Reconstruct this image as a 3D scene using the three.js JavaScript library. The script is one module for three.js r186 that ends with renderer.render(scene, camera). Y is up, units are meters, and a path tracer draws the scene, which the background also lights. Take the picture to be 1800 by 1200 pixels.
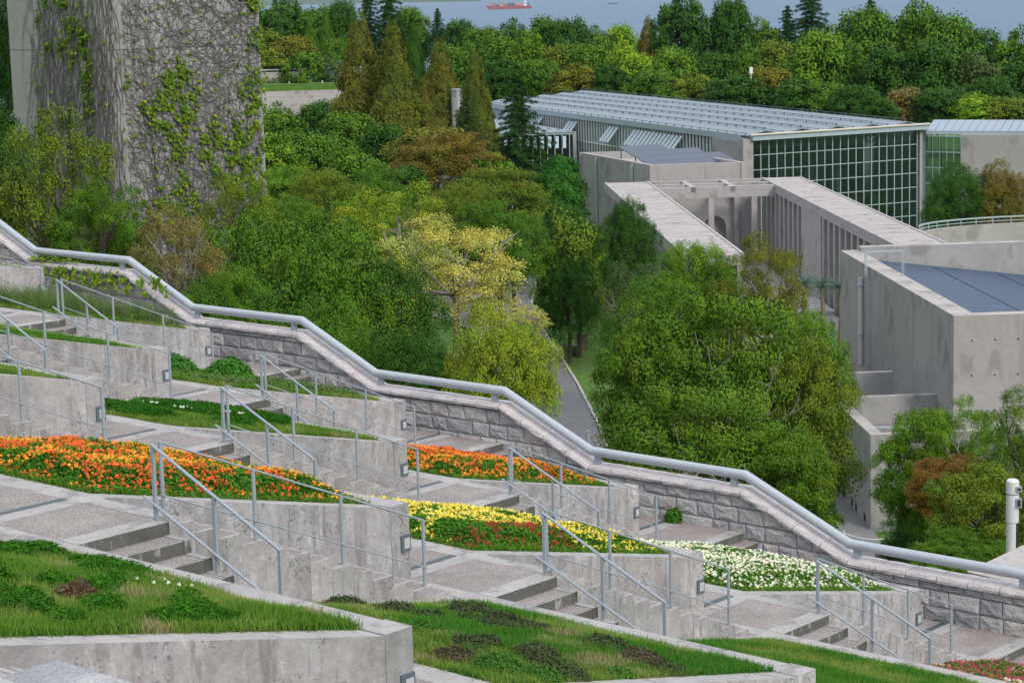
import * as THREE from 'three';
import { mergeGeometries } from 'three/addons/utils/BufferGeometryUtils.js';

// ---------------------------------------------------------------- camera, sky, sun, exposure
const scene = new THREE.Scene();
const EYE = 26;
const camera = new THREE.PerspectiveCamera(17.94, 1024 / 682, 0.5, 60000);
camera.position.set(0, EYE, 0);
camera.rotation.set(-0.1613, 0, -0.0269, 'YXZ');
scene.add(camera);
const renderer = new THREE.WebGLRenderer({ antialias: true });
renderer.toneMapping = THREE.LinearToneMapping;
renderer.toneMappingExposure = 1.25;
renderer.shadowMap.enabled = true;

const SUN = new THREE.Vector3(0.5, 0.72, 0.46).normalize();
{ // bright overcast sky: brighter overhead than at the horizon, soft cloud mottling, a broad glow where the sun stands
  const W = 256, H = 128, data = new Float32Array(W * H * 4);
  for (let r = 0; r < H; r++) for (let c = 0; c < W; c++) {
    const up = ((r + 0.5) / H - 0.5) * Math.PI, az = ((c + 0.5) / W - 0.5) * 2 * Math.PI;
    const x = Math.cos(az) * Math.cos(up), y = Math.sin(up), z = Math.sin(az) * Math.cos(up);
    const h = Math.max(0, y), cs = x * SUN.x + y * SUN.y + z * SUN.z;
    const mott = 1 + 0.1 * Math.sin(5 * x + 3 * z) * Math.sin(4 * z - 6 * y) + 0.07 * Math.sin(13 * x + 7 * y) * Math.sin(11 * z + 2);
    let L = 0.34 + 0.7 * h; L *= mott; L += 0.9 * Math.exp(-(1 - cs) * 9);
    if (y < 0) L = 0.3;
    const o = (r * W + c) * 4;
    data[o] = L * 0.95; data[o + 1] = L * 1.0; data[o + 2] = L * 1.09; data[o + 3] = 1;
  }
  const t = new THREE.DataTexture(data, W, H, THREE.RGBAFormat, THREE.FloatType);
  t.mapping = THREE.EquirectangularReflectionMapping; t.magFilter = THREE.LinearFilter; t.needsUpdate = true;
  scene.background = t; scene.environment = t;
}
const sun = new THREE.DirectionalLight(0xfff3e2, 1.5);
sun.position.copy(SUN).multiplyScalar(150); sun.target.position.set(0, 10, -60);
sun.shadow.radius = 22; sun.castShadow = true; sun.shadow.mapSize.set(4096, 4096);
Object.assign(sun.shadow.camera, { left: -160, right: 160, top: 160, bottom: -160, near: 1, far: 700 });
scene.add(sun, sun.target);

// ---------------------------------------------------------------- small helpers
const rngOf = (s) => () => { s = (s + 0x6d2b79f5) | 0; let t = Math.imul(s ^ (s >>> 15), 1 | s); t = (t + Math.imul(t ^ (t >>> 7), 61 | t)) ^ t; return ((t ^ (t >>> 14)) >>> 0) / 4294967296; };
const R0 = rngOf(11);
const lerp = (a, b, t) => a + (b - a) * t, clamp = (x, a = 0, b = 1) => Math.min(b, Math.max(a, x));
const sstep = (a, b, x) => { const t = clamp((x - a) / (b - a)); return t * t * (3 - 2 * t); };
const hash = (x, y, s = 0) => { let h = (x * 374761393 + y * 668265263 + s * 974634777) | 0; h = Math.imul(h ^ (h >>> 13), 1274126177); return ((h ^ (h >>> 16)) >>> 0) / 4294967296; };
// value noise, period px, py cells
function vn(x, y, px = 1e6, py = px, s = 0) {
  const ix = Math.floor(x), iy = Math.floor(y), fx = x - ix, fy = y - iy, u = fx * fx * (3 - 2 * fx), v = fy * fy * (3 - 2 * fy);
  const m = (a, p) => ((a % p) + p) % p;
  return lerp(lerp(hash(m(ix, px), m(iy, py), s), hash(m(ix + 1, px), m(iy, py), s), u), lerp(hash(m(ix, px), m(iy + 1, py), s), hash(m(ix + 1, px), m(iy + 1, py), s), u), v);
}
const fbm = (x, y, p, q = p, oct = 4, s = 0) => { let t = 0, a = 0.5, n = 0; for (let i = 0; i < oct; i++) { t += a * vn(x, y, p, q, s + i); n += a; a *= 0.55; x *= 2; y *= 2; p *= 2; q *= 2; } return t / n; };
const lin2s = (c) => 255 * (c <= 0.0031308 ? c * 12.92 : 1.055 * Math.pow(clamp(c), 1 / 2.4) - 0.055);
// fn(u, v) in 0..1 -> [r, g, b] linear
function colorTex(size, fn) {
  const d = new Uint8Array(size * size * 4);
  for (let y = 0; y < size; y++) for (let x = 0; x < size; x++) { const c = fn(x / size, y / size), o = (y * size + x) * 4; d[o] = lin2s(c[0]); d[o + 1] = lin2s(c[1]); d[o + 2] = lin2s(c[2]); d[o + 3] = 255; }
  const t = new THREE.DataTexture(d, size, size); t.colorSpace = THREE.SRGBColorSpace; return fin(t);
}
function greyTex(size, fn) {
  const d = new Uint8Array(size * size * 4);
  for (let y = 0; y < size; y++) for (let x = 0; x < size; x++) { const c = 255 * clamp(fn(x / size, y / size)), o = (y * size + x) * 4; d[o] = d[o + 1] = d[o + 2] = c; d[o + 3] = 255; }
  return fin(new THREE.DataTexture(d, size, size));
}
function fin(t) { t.wrapS = t.wrapT = THREE.RepeatWrapping; t.magFilter = THREE.LinearFilter; t.needsUpdate = true; return t; }
const rep = (t, u, v = u) => { const c = t.clone(); c.repeat.set(u, v); c.needsUpdate = true; return c; };
const std = (o) => new THREE.MeshStandardMaterial({ roughness: 0.85, ...o });
const rgb = (r, g, b) => new THREE.Color().setRGB(r, g, b);
const names = new Map();
function numbered(n) { const k = names.get(n) ?? 0; names.set(n, k + 1); return k ? n + '_' + String(k).padStart(3, '0') : n; }
function tag(o, label, category, group, kind) { o.userData.label = label; if (category) o.userData.category = category; if (group) o.userData.group = group; if (kind) o.userData.kind = kind; return o; }
function thing(name, label, category, group, kind) { const g = new THREE.Group(); g.name = numbered(name); scene.add(g); return tag(g, label, category, group, kind); }
function structure(o, name, label) { o.name = numbered(name); tag(o, label, name.replace(/_/g, ' '), null, 'structure'); if (!o.parent) scene.add(o); return o; }
function shade(m) { m.castShadow = m.receiveShadow = true; return m; }
function part(name, geo, mat, parent) { const m = shade(new THREE.Mesh(geo, mat)); m.name = name; if (parent) parent.add(m); return m; }
// non-indexed geometry with box-projected uv in metres; faces that look up go to material group 1 when two materials are used
function boxUV(geo, ou = 0, ov = 0, two = false, vTop = null) {
  let g = geo.index ? geo.toNonIndexed() : geo;
  const p = g.attributes.position.array, n = p.length / 9, order = [[], []];
  const N = new THREE.Vector3(), e1 = new THREE.Vector3(), e2 = new THREE.Vector3(), uvt = new Float32Array(n * 6), nor = [];
  for (let i = 0; i < n; i++) {
    const o = i * 9;
    e1.set(p[o + 3] - p[o], p[o + 4] - p[o + 1], p[o + 5] - p[o + 2]); e2.set(p[o + 6] - p[o], p[o + 7] - p[o + 1], p[o + 8] - p[o + 2]);
    N.crossVectors(e1, e2).normalize();
    const ax = Math.abs(N.x), ay = Math.abs(N.y), az = Math.abs(N.z);
    for (let k = 0; k < 3; k++) {
      const x = p[o + k * 3], y = p[o + k * 3 + 1], z = p[o + k * 3 + 2];
      let u, v;
      if (ay > ax && ay > az) { u = x; v = z; } else { u = ax > az ? z : x; v = vTop ? y - vTop(x, z) : y; }
      uvt[i * 6 + k * 2] = u + ou; uvt[i * 6 + k * 2 + 1] = v + ov;
    }
    order[two && ay > 0.55 ? 1 : 0].push(i);
  }
  const P = new Float32Array(n * 9), U = new Float32Array(n * 6); let w = 0;
  for (const list of order) for (const i of list) { P.set(p.subarray(i * 9, i * 9 + 9), w * 9); U.set(uvt.subarray(i * 6, i * 6 + 6), w * 6); w++; }
  const r = new THREE.BufferGeometry();
  r.setAttribute('position', new THREE.BufferAttribute(P, 3)); r.setAttribute('uv', new THREE.BufferAttribute(U, 2));
  r.computeVertexNormals();
  if (two) { r.addGroup(0, order[0].length * 3, 0); r.addGroup(order[0].length * 3, order[1].length * 3, 1); }
  return r;
}
// convex polygon extruded. axis 'x': poly in (z, y); 'z': poly in (x, y); 'y': poly in (x, z)
function prism(poly, axis, t0, t1) {
  const at = axis === 'x' ? (q, t) => [t, q[1], q[0]] : axis === 'z' ? (q, t) => [q[0], q[1], t] : (q, t) => [q[0], t, q[1]];
  const v = [], n = poly.length, tri = (a, b, c) => v.push(...a, ...b, ...c);
  for (let i = 1; i < n - 1; i++) { tri(at(poly[0], t1), at(poly[i], t1), at(poly[i + 1], t1)); tri(at(poly[0], t0), at(poly[i + 1], t0), at(poly[i], t0)); }
  for (let i = 0; i < n; i++) { const a = poly[i], b = poly[(i + 1) % n]; tri(at(a, t0), at(b, t0), at(b, t1)); tri(at(a, t0), at(b, t1), at(a, t1)); }
  const g = new THREE.BufferGeometry(); g.setAttribute('position', new THREE.Float32BufferAttribute(v, 3)); return g;
}
const box = (x0, x1, y0, y1, z0, z1) => prism([[x0, y0], [x1, y0], [x1, y1], [x0, y1]], 'z', z0, z1);
const merged = (list) => mergeGeometries(list.map((g) => { const q = g.index ? g.toNonIndexed() : g; for (const k of Object.keys(q.attributes)) if (!['position', 'normal', 'uv'].includes(k)) q.deleteAttribute(k); if (!q.attributes.normal) q.computeVertexNormals(); if (!q.attributes.uv) q.setAttribute('uv', new THREE.Float32BufferAttribute(new Float32Array(q.attributes.position.count * 2), 2)); return q; }));
// bar between two points
const V = (x, y, z) => new THREE.Vector3(x, y, z);
function bar(p, q, r, sides = 8, r2 = r) {
  const d = q.clone().sub(p), g = new THREE.CylinderGeometry(r2, r, d.length(), sides, 1);
  g.applyQuaternion(new THREE.Quaternion().setFromUnitVectors(V(0, 1, 0), d.normalize())); g.translate((p.x + q.x) / 2, (p.y + q.y) / 2, (p.z + q.z) / 2); return g;
}
// tapered tube along points
function limb(pts, radii, sides = 6) {
  const pos = [], idx = [], f = new THREE.Vector3(), s = new THREE.Vector3(), t = new THREE.Vector3();
  pts.forEach((p, i) => {
    f.copy(pts[Math.min(i + 1, pts.length - 1)]).sub(pts[Math.max(i - 1, 0)]).normalize();
    s.set(0, 0, 1); if (Math.abs(f.z) > 0.9) s.set(1, 0, 0); s.cross(f).normalize(); t.crossVectors(f, s);
    for (let k = 0; k < sides; k++) { const a = (k / sides) * Math.PI * 2, c = Math.cos(a) * radii[i], d = Math.sin(a) * radii[i]; pos.push(p.x + s.x * c + t.x * d, p.y + s.y * c + t.y * d, p.z + s.z * c + t.z * d); }
  });
  for (let i = 0; i < pts.length - 1; i++) for (let k = 0; k < sides; k++) { const a = i * sides + k, b = i * sides + (k + 1) % sides; idx.push(a, b, a + sides, b, b + sides, a + sides); }
  const g = new THREE.BufferGeometry(); g.setAttribute('position', new THREE.Float32BufferAttribute(pos, 3)); g.setIndex(idx); g.computeVertexNormals();
  g.setAttribute('uv', new THREE.Float32BufferAttribute(new Float32Array(pos.length / 3 * 2), 2)); return g;
}
const M4 = new THREE.Matrix4(), Q4 = new THREE.Quaternion(), S3 = new THREE.Vector3(), UP = V(0, 1, 0);
// list of [position, quaternion, scale, colour]
function instances(name, geo, mat, list, parent) {
  const m = shade(new THREE.InstancedMesh(geo, mat, list.length)); m.name = name;
  list.forEach(([p, q, s, c], i) => { m.setMatrixAt(i, M4.compose(p, q, s.isVector3 ? s : S3.setScalar(s))); if (c) m.setColorAt(i, c); });
  if (parent) parent.add(m); return m;
}
const Eu = new THREE.Euler();
const spin = (rng, tilt = 0) => new THREE.Quaternion().setFromEuler(Eu.set((rng() - 0.5) * 2 * tilt, rng() * Math.PI * 2, (rng() - 0.5) * 2 * tilt, 'YXZ'));
const toward = (d, rng) => new THREE.Quaternion().setFromUnitVectors(UP, d).multiply(new THREE.Quaternion().setFromAxisAngle(UP, rng() * 6.283));
// points of the place as seen in the photograph (1800 x 1200): the spot at level y, or at a ground distance
const FX = 3799, _cx = new THREE.Vector3(), _cu = new THREE.Vector3(), _cf = new THREE.Vector3();
camera.updateMatrixWorld(); camera.matrixWorld.extractBasis(_cx, _cu, _cf); _cf.negate();
const sight = (px, py) => _cf.clone().addScaledVector(_cx, (px - 900) / FX).addScaledVector(_cu, -(py - 600) / FX);
function onLevel(px, py, y) { const d = sight(px, py); return d.multiplyScalar((y - EYE) / d.y).add(camera.position); }
function atDist(px, py, dist) { const d = sight(px, py); return d.multiplyScalar(dist / Math.hypot(d.x, d.z)).add(camera.position); }

// ---------------------------------------------------------------- materials
const SPAN = 4; // metres covered by one concrete tile
const stainFree = (u, v, s) => fbm(u * 8, v * 8, 8, 8, 5, s);
const concreteTex = colorTex(1024, (u, v) => {
  const blot = fbm(u * 5, v * 5, 5, 5, 4, 3), fine = fbm(u * 60, v * 60, 60, 60, 3, 9);
  const streak = fbm(u * 48, v * 3, 48, 3, 3, 21), streak2 = fbm(u * 20, v * 2, 20, 2, 3, 33), grain = hash(u * 4096 | 0, v * 4096 | 0, 5);
  const patch = fbm(u * 14, v * 14, 14, 14, 5, 83), drip = fbm(u * 64, v * 10, 64, 10, 3, 85), cloud = fbm(u * 7 + 0.4 * blot, v * 5, 7, 5, 4, 87);
  let g = 0.39 + 0.2 * (cloud - 0.5) + 0.14 * (fine - 0.5) + 0.04 * (grain - 0.5) + 0.12 * (patch - 0.5);
  g *= 1 - 0.2 * sstep(0.54, 0.75, streak2) * sstep(0.35, 0.65, blot); g *= 1 + 0.22 * sstep(0.58, 0.7, patch) * sstep(0.5, 0.62, streak); g *= 1 - 0.25 * sstep(0.54, 0.68, cloud) * sstep(0.46, 0.62, drip); g *= 1 - 0.1 * sstep(0.6, 0.75, drip);
  const pz = fbm(u * 10, v * 10, 10, 10, 3, 41), pore = vn(u * 190, v * 150, 190, 150, 40), pore2 = vn(u * 90, v * 70, 90, 70, 43); if (pore > 0.94 - 0.26 * sstep(0.48, 0.72, pz)) g *= 0.6; if (pore2 > 0.95 && pz > 0.52) g *= 0.72;
  const warm = fbm(u * 6, v * 6, 6, 6, 3, 55) - 0.5;
  return [g * (1.01 + 0.05 * warm), g * 0.988, g * (0.985 - 0.05 * warm)];
});
const bldTex = colorTex(1024, (u, v) => { // fair-faced concrete of the buildings
  const blot = fbm(u * 4, v * 4, 4, 4, 5, 203), fine = fbm(u * 60, v * 60, 60, 60, 2, 209), dirt = sstep(0.56, 0.74, fbm(u * 9, v * 6, 9, 6, 5, 211)), st = sstep(0.6, 0.8, fbm(u * 40, v * 2, 40, 2, 3, 213));
  let g = 0.36 + 0.1 * (blot - 0.5) + 0.05 * (fine - 0.5); g *= 1 - 0.26 * dirt; g *= 1 - 0.12 * st;
  return [g * 1.0, g * 0.99, g * 0.985];
});
const concreteTopTex = colorTex(512, (u, v) => {
  const g = 0.37 + 0.14 * (fbm(u * 6, v * 6, 6, 6, 5, 13) - 0.5) + 0.1 * (fbm(u * 64, v * 64, 64, 64, 2, 15) - 0.5) - 0.1 * sstep(0.6, 0.75, fbm(u * 14, v * 14, 14, 14, 3, 19));
  return [g * 1.025, g * 0.985, g * 0.97];
});
const riserTex = colorTex(512, (u, v) => {  // dark stain on the risers, with some of their shade put into the colour
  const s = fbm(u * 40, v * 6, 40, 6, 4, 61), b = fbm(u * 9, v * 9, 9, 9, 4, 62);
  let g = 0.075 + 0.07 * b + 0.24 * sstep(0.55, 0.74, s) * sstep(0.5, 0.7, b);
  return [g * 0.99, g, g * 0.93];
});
const aggTex = colorTex(1024, (u, v) => {
  const n = 200, x = u * n, y = v * n; let best = 9, id = 0;
  for (let j = -1; j <= 1; j++) for (let i = -1; i <= 1; i++) { const cx = Math.floor(x) + i, cy = Math.floor(y) + j, hx = ((cx % n) + n) % n, hy = ((cy % n) + n) % n; const d = Math.hypot(cx + hash(hx, hy, 1) - x, cy + hash(hx, hy, 2) - y); if (d < best) { best = d; id = hash(hx, hy, 3); } }
  const t = fbm(u * 5, v * 5, 5, 5, 4, 77);
  let g = (best > 0.55 ? 0.16 : 0.2 + 0.3 * id * id) * (0.75 + 0.5 * t);
  return [g * (1.08 + 0.15 * (hash(id * 999 | 0, 3) - 0.5)), g * 0.965, g * 0.92];
});
const bumpTex = greyTex(512, (u, v) => fbm(u * 40, v * 40, 40, 40, 4, 91) - 0.25 * (vn(u * 100, v * 100, 100, 100, 92) > 0.86 ? 1 : 0));
const graniteTex = colorTex(512, (u, v) => {
  const f = vn(u * 220, v * 220, 220, 220, 4), f2 = fbm(u * 60, v * 60, 60, 60, 3, 8), b = fbm(u * 5, v * 5, 5, 5, 4, 6);
  const g = 0.41 + 0.18 * (f - 0.5) + 0.14 * (f2 - 0.5) + 0.16 * (b - 0.5);
  return [g * 0.99, g * 0.99, g * 1.01];
});
const graniteBump = greyTex(512, (u, v) => fbm(u * 18, v * 18, 18, 18, 6, 17));
const asphaltTex = colorTex(512, (u, v) => { const g = 0.17 + 0.07 * (fbm(u * 5, v * 5, 5, 5, 5, 2) - 0.5) + 0.05 * (hash(u * 512 | 0, v * 512 | 0) - 0.5); return [g, g * 1.0, g * 1.03]; });
const soilTex = colorTex(512, (u, v) => { const a = fbm(u * 9, v * 9, 9, 9, 5, 31), b = fbm(u * 40, v * 40, 40, 40, 2, 32); const k = sstep(0.4, 0.65, a); return [lerp(0.05, 0.12, k) * (0.6 + 0.8 * b), lerp(0.075, 0.11, k) * (0.6 + 0.8 * b), lerp(0.025, 0.06, k) * (0.6 + 0.8 * b)]; });
const tex = (t, span) => rep(t, 1 / span);
const tones = [[0.95, 0.945, 0.955], [0.84, 0.845, 0.85], [1.03, 1.015, 1.02], [0.9, 0.885, 0.885]];
const WALLS = tones.map((c) => std({ map: tex(concreteTex, SPAN), color: rgb(...c), bumpMap: tex(bumpTex, 1.5), bumpScale: 0.006, roughness: 0.9 }));
const TOP = std({ map: tex(concreteTopTex, 3), bumpMap: tex(bumpTex, 1.2), bumpScale: 0.005, roughness: 0.9 });
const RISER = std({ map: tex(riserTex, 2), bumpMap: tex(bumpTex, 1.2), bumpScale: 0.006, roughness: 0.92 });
const AGG = std({ map: tex(aggTex, 2.2), roughness: 0.92 });
const GROOVE = std({ color: rgb(0.03, 0.03, 0.03) });
const STEEL = std({ color: rgb(0.33, 0.38, 0.43), roughness: 0.5, metalness: 0.15 });
const STEELDARK = std({ color: rgb(0.12, 0.15, 0.175), roughness: 0.55, metalness: 0.2 });
const PIPE = std({ color: rgb(0.42, 0.46, 0.51), roughness: 0.45, metalness: 0.1, bumpMap: tex(bumpTex, 1), bumpScale: 0.001 });
const GRATE = std({ color: rgb(0.09, 0.115, 0.13), roughness: 0.6, metalness: 0.2 });
const LENS = std({ color: rgb(0.45, 0.46, 0.48), roughness: 0.35 });
const GRANITES = [[1, 1, 1], [0.82, 0.82, 0.85], [1.16, 1.15, 1.15], [0.92, 0.93, 0.98], [1.05, 1.01, 0.97], [0.74, 0.75, 0.79]].map((c) => std({ map: tex(graniteTex, 1.2), color: rgb(...c), bumpMap: tex(graniteBump, 0.8), bumpScale: 0.025, roughness: 0.9 }));
const COPING = [[1.28, 1.2, 1.2], [1.36, 1.27, 1.25], [1.2, 1.15, 1.17]].map((c) => std({ map: tex(graniteTex, 1.2), color: rgb(...c), bumpMap: tex(graniteBump, 0.8), bumpScale: 0.012, roughness: 0.9 }));
const MORTAR = std({ color: rgb(0.09, 0.09, 0.085) });
const SOIL = std({ map: tex(soilTex, 2), roughness: 1 });
const leafMat = (r, g, b, t = 0.25) => new THREE.MeshPhysicalMaterial({ color: rgb(r, g, b), roughness: 0.75, transmission: t, thickness: 0, specularIntensity: 0.2 });

// ---------------------------------------------------------------- the lattice of the garden
const PITCH = 6.6, RISE = 0.1508, DROP = 7 * RISE, TREAD = 0.352, SIDE = 5.35, RIM = 0.35;
const YA = 0.735, AX = V(Math.cos(YA), 0, Math.sin(YA)), BX = V(Math.sin(YA), 0, -Math.cos(YA)), ORIGIN = V(-1.465, EYE - 6.843, -28.624);
const spot = (a, b, y) => ORIGIN.clone().addScaledVector(AX, a).addScaledVector(BX, b).add(V(0, y, 0));
// a group whose x runs along A, whose -z runs along B
function lay(g, a, b, y) { g.position.copy(spot(a, b, y)); g.rotation.y = -YA; return g; }
const cellY = (i, j) => -(DROP * i + 2 * DROP * j);           // top of the east corner of planter i, j
const abox = (a0, a1, y0, y1, b0, b1) => box(a0, a1, y0, y1, -b1, -b0);
const ou = () => R0() * 40;

const PLANT = { // what grows in each planter, and how to tell it apart
  '-4,2': 'grass', '-3,2': 'weeds', '-2,2': 'bushes', '-1,2': 'redorange', '0,2': 'white', '1,2': 'pink',
  '-2,1': 'grass', '-1,1': 'clover', '0,1': 'yellowred', '1,1': 'lawn',
  '-1,0': 'grass', '0,0': 'orange', '1,0': 'heather', '1,-1': 'turf',
};
const PLANTER_LABEL = {
  '-5,2': 'concrete planter at the photo edge beside the highest stone wall', '-4,2': 'concrete planter below the ivy tower, topmost against the stone wall', '-3,2': 'concrete planter of tall wispy weeds and a few yellow flowers',
  '-2,2': 'concrete planter holding two leafy green bushes by the stone wall', '-1,2': 'concrete planter full of red and orange flowers', '0,2': 'concrete planter full of white flowers', '1,2': 'concrete planter of pink and crimson flowers in the corner',
  '-3,1': 'concrete planter cut by the photo edge above the weedy bed', '-2,1': 'concrete planter with a thin grass strip, left of the weed planter corner', '-1,1': 'concrete planter with grass and small white blooms behind the orange bed',
  '0,1': 'concrete planter of yellow and dark red flowers', '1,1': 'concrete planter of bright lawn beside the pink flowers', '-2,0': 'concrete planter at the left edge above the other grass planters', '-1,0': 'concrete planter with stained wall just behind the orange flowers',
  '0,0': 'large concrete planter full of orange flowers', '1,0': 'concrete planter dotted with dark purple-green mounds', '0,-1': 'concrete planter whose corner lies left of the orange bed', '1,-1': 'nearest concrete planter with rough green turf in the lower corner',
  '2,-1': 'concrete planter below the bottom edge of the photo', '2,0': 'concrete planter past the bottom edge below the purple mounds',
};
const slopeTop = (b) => b < -SIDE + RIM ? DROP : b > -RIM ? 0 : DROP * (-RIM - b) / (SIDE - 2 * RIM);   // wall top along B, 0 at the east corner
function planter(i, j) {
  const key = i + ',' + j, t = lay(thing('planter', PLANTER_LABEL[key] ?? 'concrete planter', 'planter', 'square planters stepping down the slope'), i * PITCH, j * PITCH, cellY(i, j));
  const deep = -2.0, w = WALLS[(i * 2 + j * 3 + 40) % 4], mats = [w, TOP], s = SIDE, m = RIM;
  const sloped = (a0, a1) => prism([[s - m, deep], [m + 0.006, deep], [m + 0.006, 0], [s - m, DROP]].map(([b, y]) => [b, y]), 'x', a0, a1); // z = -b
  part('front_wall', boxUV(sloped(-m, 0), ou(), ou(), true, (x, z) => slopeTop(-z) * 0.9), mats, t);
  part('upper_wall', boxUV(sloped(-s, -s + m), ou(), ou(), true), mats, t);
  part('far_wall', boxUV(abox(-s, -m - 0.006, deep, 0, -m, 0), ou(), ou(), true), mats, t);
  part('rear_wall', boxUV(abox(-s, 0, deep, DROP, -s, -s + m - 0.004), ou(), ou(), true), mats, t);
  part('corner_pillar', boxUV(abox(-m, 0, deep, 0.012, -m, 0), ou(), ou(), true), [WALLS[(i + j + 41) % 4], TOP], t);
  const lamp = part('wall_lamp', boxUV(abox(0, 0.022, -0.65, -0.42, -0.18, -0.002)), STEELDARK, t);
  part('lens', boxUV(abox(0.02, 0.025, -0.61, -0.465, -0.125, -0.022)), LENS, lamp);
  // soil with small hummocks
  const n = 26, pos = [], idx = [], a0 = -s + m - 0.02, a1 = -m + 0.02, b0 = -s + m - 0.02, b1 = -m + 0.02;
  for (let q = 0; q <= n; q++) for (let p = 0; p <= n; p++) { const a = lerp(a0, a1, p / n), b = lerp(b0, b1, q / n); pos.push(a, soilY(i, j, a, b), -b); }
  for (let q = 0; q < n; q++) for (let p = 0; p < n; p++) { const k = q * (n + 1) + p; idx.push(k, k + 1, k + n + 1, k + 1, k + n + 2, k + n + 1); }
  const g = new THREE.BufferGeometry(); g.setAttribute('position', new THREE.Float32BufferAttribute(pos, 3)); g.setIndex(idx); g.computeVertexNormals();
  g.setAttribute('uv', new THREE.Float32BufferAttribute(pos.flatMap((_, k) => k % 3 ? [] : [pos[k] + i * 3, pos[k + 2] + j * 2]), 2));
  part('soil', g, SOIL, t);
  return t;
}
const MOUND = { orange: 0.1, redorange: 0.09, yellowred: 0.08, white: 0.1, turf: 0.05, heather: 0.12, pink: 0.08, lawn: 0.03 };
function soilY(i, j, a, b) { // relative to the planter's east corner
  const e = Math.min(-RIM - a, a + SIDE - RIM, -RIM - b, b + SIDE - RIM), inr = sstep(0, 1.1, e), k = PLANT[i + ',' + j];
  return slopeTop(b) - 0.05 + inr * ((MOUND[k] ?? 0.06) * (0.55 + 0.9 * fbm(a * 0.8 + i * 9, b * 0.8 + j * 9, 1e5, 1e5, 3, 7)));
}

// landing with its walkway, borders and grate; origin at landing level, east corner of planter i, j
function landing(i, j) {
  const t = lay(new THREE.Group(), i * PITCH, j * PITCH, cellY(i, j) - DROP), W = j === 2 ? 1.5 : 1.255, G = 0.008;
  structure(t, 'landing', 'pebbled landing at the foot of the ' + WORD(i, j) + ' planter');
  const deep = -1.2;
  part('bed', boxUV(abox(-2.9, 1.545, deep, -0.012, 0.01, W - 0.01)), GROOVE, t);
  const slab = (name, mat, a0, a1, b0, b1, top = 0) => part(name, boxUV(abox(a0 + G / 2, a1 - G / 2, -0.3, top, b0 + G / 2, b1 - G / 2), ou(), ou(), true), Array.isArray(mat) ? mat : [WALLS[1], mat], t);
  slab('pebble_panel', AGG, 0, 1.21, 0, W);
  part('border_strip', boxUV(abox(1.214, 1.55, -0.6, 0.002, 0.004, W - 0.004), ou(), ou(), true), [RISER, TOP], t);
  slab('border_strip', TOP, -0.3, 0, 0, W, 0.002);
  slab('grate', GRATE, -0.45, -0.3, 0, W, -0.006);
  slab('pebble_panel', AGG, -2.94, -0.45, 0, W, -0.002);
  if (j < 2) slab('border_strip', TOP, 0, 1.25, W, 1.52, 0.002);
  slab('border_strip', TOP, 0, 1.25, -0.3, 0, 0.002);
  slab('pebble_panel', AGG, 0, 1.25, -0.5, -0.3);
  return t;
}
const NEAR_WORD = { '-5,2': 'topmost wall-side', '-4,2': 'tower-foot', '-4,1': 'upper left corner', '-3,1': 'cut-off left-edge', '-2,1': 'thin grass strip', '-2,0': 'highest left-edge', '-1,0': 'stained left-edge', '-1,-1': 'lower left-edge', '0,-1': 'left-corner', '0,-2': 'lowest left-edge', '1,-2': 'bottom-edge', '-4,3': 'tower-foot wall', '2,0': 'lowest' };
const WORD = (i, j) => PLANT_WORD[PLANT[i + ',' + j]] ?? NEAR_WORD[i + ',' + j] ?? 'outer';
const PLANT_WORD = { weeds: 'weedy', bushes: 'leafy bush', redorange: 'red and orange flower', white: 'white flower', pink: 'pink flower', clover: 'white-flecked grass', yellowred: 'yellow and dark red flower', lawn: 'bright lawn', orange: 'orange flower', heather: 'purple-green mound', turf: 'rough turf' };
function stairsA(i, j) { // seven risers down along A from landing i, j
  const t = lay(new THREE.Group(), i * PITCH, j * PITCH, cellY(i, j) - DROP), W = j === 2 ? 1.5 : 1.27;
  structure(t, 'stairs', 'short concrete stair of six pebbled steps below the landing of the ' + WORD(i, j) + ' planter');
  for (let k = 1; k <= 6; k++) {
    const a0 = 1.55 + (k - 1) * TREAD, a1 = a0 + TREAD, y = -k * RISE, wb = W - 0.115;
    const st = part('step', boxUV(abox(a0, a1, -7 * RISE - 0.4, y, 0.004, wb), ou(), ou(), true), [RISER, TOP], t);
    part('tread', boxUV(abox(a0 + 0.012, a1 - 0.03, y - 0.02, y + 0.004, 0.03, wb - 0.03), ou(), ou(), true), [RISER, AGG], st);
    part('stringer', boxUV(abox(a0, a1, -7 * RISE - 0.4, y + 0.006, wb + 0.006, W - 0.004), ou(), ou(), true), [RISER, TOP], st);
  }
}
function stairsB(i, j) { // fourteen risers down along B from landing i, j
  const t = lay(new THREE.Group(), i * PITCH, j * PITCH, cellY(i, j) - DROP);
  structure(t, 'stairs', 'long concrete stair with saw-tooth side beneath the wall of the ' + WORD(i, j + 1) + ' planter');
  for (let k = 1; k <= 13; k++) {
    const b0 = 1.52 + (k - 1) * TREAD, b1 = b0 + TREAD, y = -k * RISE, pr = (R0() - 0.5) * 0.012;
    const st = part('step', boxUV(abox(0.004, 1.245 + pr, -15 * RISE - 0.5, y, b0, b1 - 0.0015), ou(), ou(), true), [WALLS[(k * 7 + i + j * 3 + 60 + (R0() * 3 | 0)) % 4], TOP], t);
    part('tread', boxUV(abox(0.03, 1.19, y - 0.02, y + 0.004, b0 + 0.012, b1 - 0.045), ou(), ou(), true), [WALLS[1], AGG], st);
  }
}
const stepY = (x, x0) => x < x0 ? 0 : -RISE * (Math.floor((x - x0) / TREAD) + 1);
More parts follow.
